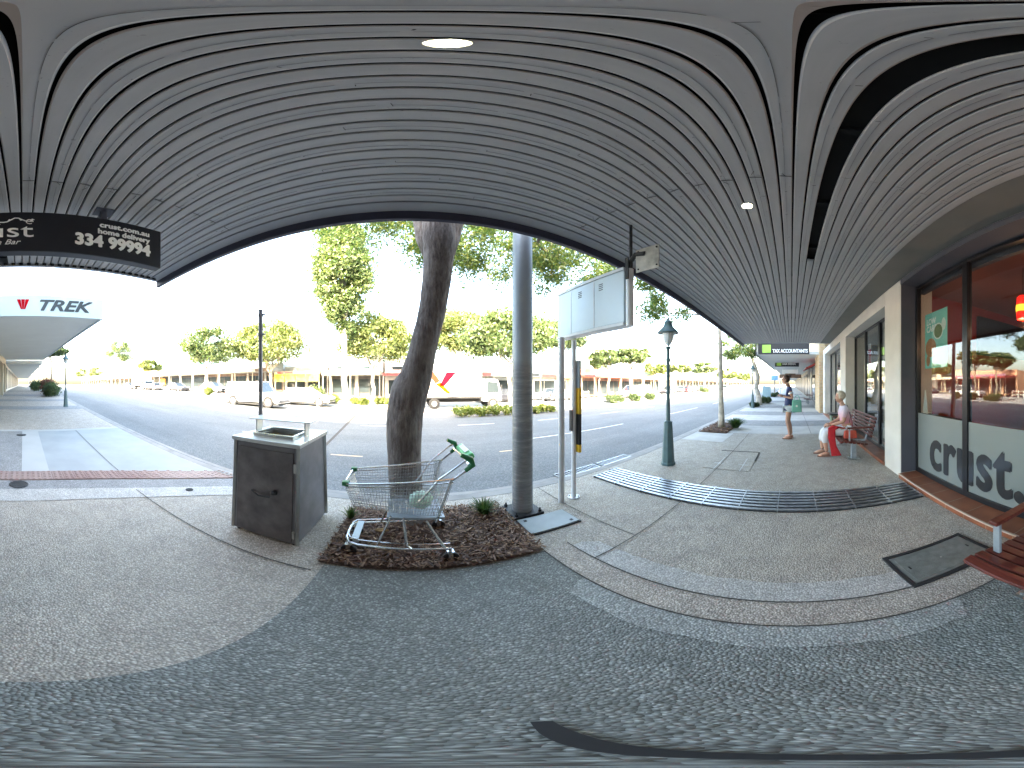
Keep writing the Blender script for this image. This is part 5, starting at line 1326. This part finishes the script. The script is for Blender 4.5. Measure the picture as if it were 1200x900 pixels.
p = P(301, 475.5); make_car('four_wheel_drive', 'big white boxy four wheel drive parked in front of the spreading tree', (p.x, p.y, p.z), 0, 4.9, 1.9, 1.85, M['car_silver'] if False else M['car_white'], .28, .0, 'wagon')
p = P(353, 475); make_car('parked_car', 'white sedan parked just right of the four wheel drive', (p.x + .2, p.y + .6, p.z), 0, 4.6, 1.78, 1.45, M['car_white'], .27, .12)
p = P(743, 466.5); make_car('parked_wagon', 'white station wagon parked beside the umbrella shaped trees', (p.x, p.y, p.z), R(165), 4.8, 1.9, 1.78, M['car_white'], .24, .0, 'wagon')
p = P(128, 451.5); make_car('parked_ute', 'white utility vehicle before the round crowned tree at the far left', (p.x, p.y, p.z), R(-20), 5.0, 1.85, 1.8, M['car_white'], .26, .1, 'ute')
for (px, py, m_, lab, k) in ((110, 448.5, 'car_red', 'small red car far up the road on the left', 0), (97, 448.2, 'car_silver', 'silver car far up the road, left of the red car', .1), (86, 447.9, 'car_white', 'white car farthest up the road on the left', 0), (654, 469.5, 'car_silver', 'silver grey car behind the low white fence', .0),
                       (796, 459.8, 'car_white', 'white car parked before the cream shops right of the lamp', 0), (850, 457, 'car_silver', 'pale car far up the road at the right', 0)):
    p = P(px, py + 2.5 if px < 120 else py); make_car('parked_car', lab, (p.x, min(p.y, 26 if px < 640 else 24.5), p.z), R(random.choice((0, 180, 15))), 4.4, 1.75, 1.45, M[m_])
for k, (x_, y_, m_, lab) in enumerate(((-24.5, 24.3, 'car_silver', 'silver car parked by the shops left of the spreading tree'), (-19.5, 24.6, 'car_dark', 'dark car parked by the shops behind the four wheel drive'), (-33.0, 24.2, 'car_dark', 'dark car parked before the shop with the orange poster'),
      (-41.5, 24.4, 'car_white', 'white car parked left of the shop with the orange poster'), (-52, 24.5, 'car_silver', 'silver car parked before the cream shops at the far left'), (9.5, 24.6, 'car_dark', 'dark car half hidden between the truck and the galvanised pole'), (33, 23.5, 'car_silver', 'silver car behind the white wagon at the right'), (43, 23.6, 'car_dark', 'dark car parked right of the white wagon'), (52, 23.4, 'car_red', 'red car parked before the cream shops with dark windows'), (62, 23.6, 'car_white', 'white car farthest right among the cars at the cream shops'))):
    make_car('parked_car', lab, (x_, y_, gz(x_) + cross(y_)), R((0, 180)[k % 2]), 4.4, 1.75, 1.45, M[m_])
# small truck (left) and the box truck
def truck(label, loc, rz, L, boxh, cab_h, box_mat, logo):
    t = thing('box_truck', label, 'truck', loc, rz, 'trucks across the road'); hw = 1.1
    xc = L / 2 - 1.6
    b = MB(); b.b2(-L / 2, xc - .12, -hw, hw, .95, boxh); b.build('cargo_box', box_mat, t, bevel=.03)
    b = MB(); b.b2(-L / 2, xc + 1.3, -.45, .45, .55, .80); b.b2(-L / 2, xc - .12, -hw + .05, hw - .05, .82, .95); b.build('chassis', M['tyre'], t)
    b = MB(); b.prism([(xc, .55), (xc + 1.6, .55), (xc + 1.62, 1.15), (xc + 1.35, cab_h - .15), (xc + 1.1, cab_h), (xc, cab_h)], 'y', -hw + .1, hw - .1); b.build('cab', M['car_white'], t, bevel=.05)
    for s_ in (-1, 1):
        y = s_ * (hw - .1)
        b = MB(); b.add([(xc + .35, y + s_ * .008, 1.25), (xc + 1.42, y + s_ * .008, 1.25), (xc + 1.25, y + s_ * .008, cab_h - .25), (xc + .35, y + s_ * .008, cab_h - .2), (xc + .35, y, 1.25), (xc + 1.42, y, 1.25), (xc + 1.25, y, cab_h - .25), (xc + .35, y, cab_h - .2)], [(0, 1, 2, 3), (4, 7, 6, 5), (0, 4, 5, 1), (2, 6, 7, 3), (1, 5, 6, 2), (3, 7, 4, 0)]); b.build('side_window', M['car_glass'], t)
        b = MB(); b.box((xc + 1.5, s_ * (hw + .1), 1.75), (.08, .16, .3)); b.build('mirror', M['tyre'], t)
        for wx_ in (xc + .85, -L / 2 + 1.1):
            b = MB(); b.tube([(wx_, s_ * (hw - .35), .42), (wx_, s_ * (hw - .08), .42)], .42, 20); w_ = b.build('wheel', M['tyre'], t, smooth_=True)
            b = MB(); b.tube([(wx_, s_ * (hw - .2), .42), (wx_, s_ * (hw - .07), .42)], .22, 14); b.build('rim', M['rim'], w_)
        b = MB(); b.box((xc + 1.6, s_ * .75, .85), (.06, .3, .16)); b.build('headlight', M['light_clear'], t)
    b = MB(); b.add([(xc + 1.60, -.85, 1.28), (xc + 1.60, .85, 1.28), (xc + 1.375, .8, cab_h - .2), (xc + 1.375, -.8, cab_h - .2)], [(0, 1, 2, 3)]); b.build('windscreen', M['car_glass'], t)
    if logo:
        y = -hw - .006; X0 = -L / 2 + .75
        def quad(pts, m, nm):
            pts = [(X0 + .8 + (q[0] - X0 - .8) * 1.35, 2.1 + (q[1] - 2.1) * 1.18) for q in pts]
            b = MB(); n_ = len(pts); b.add([(q[0], y, q[1]) for q in pts] + [(q[0], y + .005, q[1]) for q in pts], [tuple(range(n_)), tuple(reversed(range(n_, 2 * n_)))] + [(i, i + n_, (i + 1) % n_ + n_, (i + 1) % n_) for i in range(n_)]); b.build(nm, m, t)
        quad([(X0 + .75, 1.85), (X0 + 1.05, 1.85), (X0 + 1.75, 2.75), (X0 + 1.15, 2.75)], M['logo_red'], 'red_stroke')
        quad([(X0 + .0, 2.75), (X0 + .42, 2.75), (X0 + .80, 2.16), (X0 + .52, 1.98)], M['logo_brown'], 'dark_stroke')
        quad([(X0 + .52, 1.97), (X0 + .80, 2.10), (X0 + 1.45, 1.32), (X0 + 1.2, 1.32)], M['logo_orange'], 'orange_stroke')
        quad([(X0 - .2, 1.80), (X0 + .28, 1.80), (X0 + .05, 1.5)], M['logo_brown'], 'dark_triangle')
        b = MB()
        for r_, (n_, s0) in enumerate(((7, 0), (5, .1), (4, .9))):
            for k in range(n_): b.box((X0 + 2.0 + s0 + k * .14, y + .001, 2.3 - r_ * .14), (.09, .004, .06))
        b.build('small_lettering', M['trim_grey'], t)
    return t
truck('white box truck with a large red and orange cross logo behind the hedge', (4.3, 19.7, -.45), 0, 6.6, 3.5, 2.35, M['car_white'], True)
p = P(167, 457); truck('small plain white box truck at the far left across the road', (p.x, min(p.y, 24), p.z), 0, 5.4, 2.5, 1.95, M['car_white'], False)

# ================================================================== PEOPLE
def skin_mesh(joints, bones, sub=2):
    me = bpy.data.meshes.new('s'); names = list(joints); me.from_pydata([joints[k][0] for k in names], [(names.index(a), names.index(c)) for a, c in bones], [])
    o = bpy.data.objects.new('s', me); col.objects.link(o)
    m = o.modifiers.new('sk', 'SKIN'); 
    if not me.skin_vertices: me.attributes.new  # layer is made by the modifier below
    bpy.context.view_layer.objects.active = o
    if not me.skin_vertices:
        bm = bmesh.new(); bm.from_mesh(me); bm.verts.layers.skin.verify(); bm.to_mesh(me); bm.free()
    for i, k in enumerate(names):
        r = joints[k][1]; r = r if isinstance(r, tuple) else (r, r); me.skin_vertices[0].data[i].radius = r
        me.skin_vertices[0].data[i].use_root = (i == 0)
    s = o.modifiers.new('sb', 'SUBSURF'); s.levels = sub; s.render_levels = sub
    dg = bpy.context.evaluated_depsgraph_get(); dg.update(); out = bpy.data.meshes.new_from_object(o.evaluated_get(dg)); bpy.data.objects.remove(o)
    V = [tuple(v.co) for v in out.vertices]; F = [tuple(p_.vertices) for p_ in out.polygons]; return V, F
def hand(b, wrist, d, up, s=1.0):
    w = Vector(wrist); d = Vector(d).normalized(); up = Vector(up).normalized(); side = d.cross(up).normalized()
    b.tube([w, w + d * .035 * s, w + d * .085 * s], [.022 * s, .032 * s, .030 * s], 10)
    for i, L in enumerate((.062, .072, .068, .052)):
        o = w + d * .08 * s + side * (i - 1.5) * .018 * s
        b.tube([o - d * .02, o + d * L * .5 * s, o + d * L * .85 * s - up * .02 * s, o + d * L * .8 * s - up * .042 * s], [.0085 * s, .0085 * s, .008 * s, .006 * s], 8)
    o = w + d * .03 * s - side * .028 * s; b.tube([o, o - side * .02 * s + d * .025 * s - up * .01, o - side * .018 * s + d * .05 * s - up * .02], [.011 * s, .0095 * s, .007 * s], 8)
def head(b, c, fwd, s=1.0):
    """ovoid head with brow, nose, mouth, chin, ears; fwd is a unit XY vector"""
    f = Vector((fwd[0], fwd[1], 0)).normalized(); sd = Vector((f.y, -f.x, 0)); n, m = 24, 18; vs_ = []; fs_ = []; c = Vector(c)
    for i in range(m + 1):
        t_ = math.pi * i / m; z = math.cos(t_)
        for j in range(n):
            a = 2 * math.pi * j / n; cx, cy = math.cos(a) * math.sin(t_), math.sin(a) * math.sin(t_)   # cx forward
            wd = .074 * (1 - .22 * max(0, -z) ** 1.2); dp = .094 * (1 - .10 * max(0, -z))
            p_ = f * cx * dp + sd * cy * wd + Vector((0, 0, z * .118))
            if cx > .6 and abs(cy) < .16 and -.32 < z < .08: p_ += f * .022 * (1 - abs(cy) / .16) * (1 - abs(z + .2) / .32)
            if cx > .5 and abs(cy) < .30 and -.85 < z < -.6: p_ += f * .012
            if cx > .6 and .10 < abs(cy) < .42 and .0 < z < .2: p_ -= f * .010
            vs_.append(c + p_ * s)
    for i in range(m):
        for j in range(n): a, q = i * n + j, i * n + (j + 1) % n; fs_.append((a, q, q + n, a + n))
    b.add(vs_, fs_)
    for k in (-1, 1): b.ball(tuple(c + sd * k * .077 * s - f * .004 + Vector((0, 0, -.01))), (.012 * s, .018 * s, .030 * s), 10, 8)
    return f, sd
def face_bits(parent, c, f, sd, s=1.0):
    c = Vector(c)
    b = MB()
    for k in (-1, 1): b.ball(tuple(c + f * .084 * s + sd * k * .030 * s + Vector((0, 0, .012))), (.010 * s,) * 3, 8, 6)
    b.build('eyes', M['eye'], parent, smooth_='all')
    b = MB(); b.ball(tuple(c + f * .086 * s + Vector((0, 0, -.062 * s))), (.02 * s, .010 * s, .007 * s), 8, 6); b.build('mouth', M['lip'], parent, smooth_='all')
def foot(b, heel, fwd, L=.22):
    h = Vector(heel); f = Vector(fwd).normalized(); b.tube([h - f * .03 + Vector((0, 0, .045)), h + f * .04 + Vector((0, 0, .055)), h + f * L * .55 + Vector((0, 0, .035)), h + f * L * .85 + Vector((0, 0, .022))], [.032, .042, .038, .020], 10)

def cloth(name, J, bones, mat, parent, sub=2):
    V, F = skin_mesh(J, bones, sub); b = MB(); b.add(V, F); return b.build(name, mat, parent, smooth_='all')
# --- standing woman, faces the street (+Y)
wom = thing('person', 'standing woman in a navy top and pale shorts looking down at a phone', 'person', (6.66, .05, 0), 0)
S = 1.0
J = {'pelvis': ((0, 0, .92), (.15, .115)), 'waist': ((0, .01, 1.08), (.125, .095)), 'chest': ((0, 0, 1.27), (.15, .11)), 'neckb': ((0, .0, 1.42), (.07, .06)), 'neck': ((0, .05, 1.50), .048), 'headb': ((0, .085, 1.57), .05),
     'shL': ((-.155, -.01, 1.37), .055), 'elL': ((-.20, -.09, 1.12), .04), 'wrL': ((-.10, .17, 1.17), .026),
     'shR': ((.155, -.01, 1.37), .055), 'elR': ((.20, -.06, 1.12), .04), 'wrR': ((.08, .18, 1.18), .026),
     'hipL': ((-.09, 0, .86), .095), 'knL': ((-.085, .055, .48), .055), 'caL': ((-.085, .015, .33), .054), 'anL': ((-.085, -.02, .09), .034),
     'hipR': ((.09, 0, .86), .095), 'knR': ((.09, .02, .48), .055), 'caR': ((.09, -.03, .33), .054), 'anR': ((.09, -.06, .09), .034)}
BN = [('pelvis', 'waist'), ('waist', 'chest'), ('chest', 'neckb'), ('neckb', 'neck'), ('neck', 'headb'), ('chest', 'shL'), ('shL', 'elL'), ('elL', 'wrL'), ('chest', 'shR'), ('shR', 'elR'), ('elR', 'wrR'),
      ('pelvis', 'hipL'), ('hipL', 'knL'), ('knL', 'caL'), ('caL', 'anL'), ('pelvis', 'hipR'), ('hipR', 'knR'), ('knR', 'caR'), ('caR', 'anR')]
V, F = skin_mesh(J, BN); b = MB(); b.add(V, F)
hc = (0, .10, 1.615); f_, sd_ = head(b, hc, (0, 1)); 
hand(b, J['wrL'][0], (.25, .9, .25), (0, -.1, 1)); hand(b, J['wrR'][0], (-.25, .9, .25), (0, -.1, 1))
foot(b, (-.085, -.03, 0), (-.1, 1, 0)); foot(b, (.09, -.07, 0), (.1, 1, 0))
b.build('body', M['skin'], wom, smooth_='all'); face_bits(wom, hc, f_, sd_)
b = MB(); b.ball((0, .075, 1.64), (.088, .100, .112), 20, 14)
for v_i in range(len(b.v)):
    x_, y_, z_ = b.v[v_i]
    if y_ > .145 and z_ < 1.685: b.v[v_i] = (x_ * .9, .13, z_)
b.ball((0, -.015, 1.725), (.05, .045, .042), 14, 10); b.build('hair', M['hair_brown'], wom, smooth_='all')
b = MB(); b.tube([(-.075, .19, 1.632), (.075, .19, 1.632)], .010, 8); b.tube([(.078, .19, 1.632), (.084, .09, 1.632)], .004, 6); b.tube([(-.078, .19, 1.632), (-.084, .09, 1.632)], .004, 6); b.build('glasses', M['black_rubber'], wom)
def grow(J, keys, k, extra=None):
    o = {}
    for q in keys:
        r = J[q][1]; r = r if isinstance(r, tuple) else (r, r); o[q] = (J[q][0], (r[0] * k + .006, r[1] * k + .006))
    if extra: o.update(extra)
    return o
T1 = grow(J, ['pelvis', 'waist', 'chest', 'neckb', 'shL', 'shR'], 1.06, {'hem': ((0, .01, .86), (.165, .13)), 'slL': ((-.175, -.045, 1.26), .062), 'slR': ((.175, -.035, 1.26), .062)})
cloth('top', T1, [('pelvis', 'hem'), ('pelvis', 'waist'), ('waist', 'chest'), ('chest', 'neckb'), ('chest', 'shL'), ('shL', 'slL'), ('chest', 'shR'), ('shR', 'slR')], M['cloth_navy'], wom)
b = MB(); b.tube([(-.172, -.04, 1.275), (-.18, -.05, 1.235)], [.067, .066], 14); b.tube([(.172, -.03, 1.275), (.18, -.04, 1.235)], [.067, .066], 14)
b.build('sleeve_trim', M['cloth_white'], wom, smooth_=True)
T2 = {'pelvis': ((0, 0, .92), (.175, .135)), 'hipL': ((-.085, 0, .85), .125), 'thL': ((-.09, .012, .70), .108), 'hipR': ((.085, 0, .85), .125), 'thR': ((.09, .008, .70), .108)}
cloth('shorts', T2, [('pelvis', 'hipL'), ('hipL', 'thL'), ('pelvis', 'hipR'), ('hipR', 'thR')], M['cloth_pale'], wom)
b = MB()
for (x_, y_) in ((-.085, -.03), (.09, -.07)):
    b.prism([(x_ - .04, y_ - .045), (x_ + .04, y_ - .045), (x_ + .045, y_ + .1), (x_ + .03, y_ + .215), (x_ - .03, y_ + .215), (x_ - .045, y_ + .1)], 'z', .004, .018); b.tube([(x_ - .042, y_ + .12, .02), (x_, y_ + .12, .06), (x_ + .042, y_ + .12, .02)], .006, 6); b.build('sandal', M['sandal'], wom); b = MB()
t = thing('handbag', 'mint green tote bag hanging from the standing woman arm', 'bag', (6.44, -.15, .75))
b = MB(); b.box((0, 0, .17), (.09, .27, .33), top=(.7, .9)); b.build('bag_body', M['bag_mint'], t, bevel=.03)
b = MB(); b.tube([(0, -.08, .32), (.0, -.06, .42), (.02, -.02, .46), (.0, .04, .42), (0, .08, .32)], .008, 6); b.build('strap', M['bag_mint'], t, smooth_=True)
b = MB(); b.ball((-.047, 0, .17), (.004, .03, .03), 10, 8); b.build('emblem', M['label_white'], t)
b = MB(); b.box((6.65, .345, 1.255), (.075, .012, .15), rx=-.6); tag(b.build('phone', M['frame_black'], bevel=.004), 'dark phone held in both hands of the standing woman', 'phone')
# --- seated woman
sw = thing('person', 'elderly woman with short grey hair and a pale pink top seated on the bench', 'person', (4.98, -1.10, 0), 0)
J = {'pelvis': ((0, -.06, .53), (.17, .14)), 'waist': ((0, -.05, .70), (.15, .13)), 'chest': ((0, -.02, .90), (.17, .13)), 'neckb': ((0, .03, 1.05), (.07, .06)), 'neck': ((0, .06, 1.11), .048), 'headb': ((0, .08, 1.17), .05),
     'shL': ((-.17, .01, 1.00), .06), 'elL': ((-.21, .06, .74), .045), 'wrL': ((-.10, .30, .66), .027),
     'shR': ((.17, .01, 1.00), .06), 'elR': ((.21, .06, .74), .045), 'wrR': ((.10, .30, .66), .027),
     'hipL': ((-.10, .0, .53), .10), 'knL': ((-.10, .42, .52), .07), 'caL': ((-.10, .42, .32), .058), 'anL': ((-.10, .38, .09), .036),
     'hipR': ((.10, .0, .53), .10), 'knR': ((.10, .44, .52), .07), 'caR': ((.12, .45, .32), .058), 'anR': ((.13, .44, .09), .036)}
V, F = skin_mesh(J, BN); b = MB(); b.add(V, F)
hc = (0, .095, 1.225); f_, sd_ = head(b, hc, (0, 1)); hand(b, J['wrL'][0], (.5, .8, -.15), (0, .1, 1)); hand(b, J['wrR'][0], (-.5, .8, -.15), (0, .1, 1))
foot(b, (-.10, .36, 0), (0, 1, 0)); foot(b, (.13, .42, 0), (0.1, 1, 0)); b.build('body', M['skin'], sw, smooth_='all'); face_bits(sw, hc, f_, sd_)
b = MB(); b.ball((0, .075, 1.262), (.098, .108, .105), 20, 14)
for v_i in range(len(b.v)):
    x_, y_, z_ = b.v[v_i]; k = 1 + .05 * math.sin(x_ * 90) * math.cos(z_ * 70)
    if y_ > .145 and z_ < 1.29: y_ = .13
    b.v[v_i] = (x_ * k, y_, z_)
b.build('hair', M['hair_grey'], sw, smooth_='all')
def pinkmat():
    m, nt, bb_ = newmat('pink_fade'); v = texco(nt); sp = nt.nodes.new('ShaderNodeSeparateXYZ'); nt.links.new(v, sp.inputs[0])
    mr = nt.nodes.new('ShaderNodeMapRange'); mr.inputs['From Min'].default_value = .55; mr.inputs['From Max'].default_value = 1.0; nt.links.new(sp.outputs[2], mr.inputs[0])
    nt.links.new(ramp(nt, mr.outputs[0], [(0, (.62, .16, .22)), (.5, (.62, .30, .36)), (1, (.58, .53, .62))]), bb_.inputs['Base Color']); bb_.inputs['Roughness'].default_value = .85; return m
T1 = grow(J, ['pelvis', 'waist', 'chest', 'neckb', 'shL', 'shR'], 1.05, {'elLs': ((-.205, .05, .80), .062), 'elRs': ((.205, .05, .80), .062)})
cloth('blouse', T1, [('pelvis', 'waist'), ('waist', 'chest'), ('chest', 'neckb'), ('chest', 'shL'), ('shL', 'elLs'), ('chest', 'shR'), ('shR', 'elRs')], pinkmat(), sw)
T2 = {'pelvis': ((0, -.06, .53), (.175, .13)), 'hipL': ((-.10, .02, .53), .11), 'knL': ((-.10, .42, .525), .085), 'caL': ((-.10, .42, .27), .075), 'hipR': ((.10, .02, .53), .11), 'knR': ((.10, .44, .525), .085), 'caR': ((.12, .45, .27), .075)}
cloth('trousers', T2, [('pelvis', 'hipL'), ('hipL', 'knL'), ('knL', 'caL'), ('pelvis', 'hipR'), ('hipR', 'knR'), ('knR', 'caR')], M['cloth_white'], sw)
b = MB()
for (x_, y_) in ((-.10, .36), (.13, .42)):
    b.prism([(x_ - .04, y_ - .045), (x_ + .04, y_ - .045), (x_ + .045, y_ + .1), (x_ + .03, y_ + .215), (x_ - .03, y_ + .215), (x_ - .045, y_ + .1)], 'z', .004, .018); b.tube([(x_ - .042, y_ + .12, .02), (x_, y_ + .12, .06), (x_ + .042, y_ + .12, .02)], .008, 6); b.build('sandal', M['sandal'], sw); b = MB()
b = MB(); b.tube([(-.10, -.06, .55), (-.19, -.09, .85), (-.15, -.03, 1.07), (0, .05, 1.0), (.1, .08, .8)], .008, 6); b.build('bag_strap', M['charcoal'], sw)
# red cloth over the near knee
b = MB(); rows = [(-.19, .06, .60, .12), (-.20, .20, .655, .11), (-.205, .30, .60, .09), (-.205, .30, .42, .07), (-.195, .27, .25, .065), (-.19, .22, .10, .09), (-.19, .20, .03, .10)]
vs_ = []
for (x_, y_, z_, w_) in rows:
    for k in range(5):
        q = (k - 2) / 2
        for dx in (0, .018): vs_.append((x_ - .004 * math.cos(q * 5) - dx, y_ + q * w_ * (1 if z_ < .5 else .8), z_ + (.02 * q if z_ > .5 else 0)))
fs_ = []
for i in range(len(rows) - 1):
    for k in range(4):
        for d_ in (0, 1): a = i * 10 + k * 2 + d_; fs_.append((a, a + 2, a + 12, a + 10))
    a = i * 10; fs_ += [(a, a + 1, a + 11, a + 10), (a + 8, a + 18, a + 19, a + 9)]
b.add(vs_, fs_); o = b.build('red_jacket', M['cloth_red'], smooth_='all', loc=(4.98, -1.10, 0)); tag(o, 'bright red jacket draped down beside the seated woman leg', 'jacket')
t = thing('handbag', 'orange red handbag beside the seated woman under the bench arm', 'bag', (4.62, -1.14, .425)); b = MB(); b.box((0, 0, .085), (.12, .26, .16), top=(.7, .9)); b.build('bag_body', plain('bag_red', (.5, .07, .04), .5), t, bevel=.02)
b = MB(); b.tube([(0, -.07, .16), (0, -.04, .22), (0, .04, .22), (0, .07, .16)], .007, 6); b.build('strap', M['sandal'], t, smooth_=True)
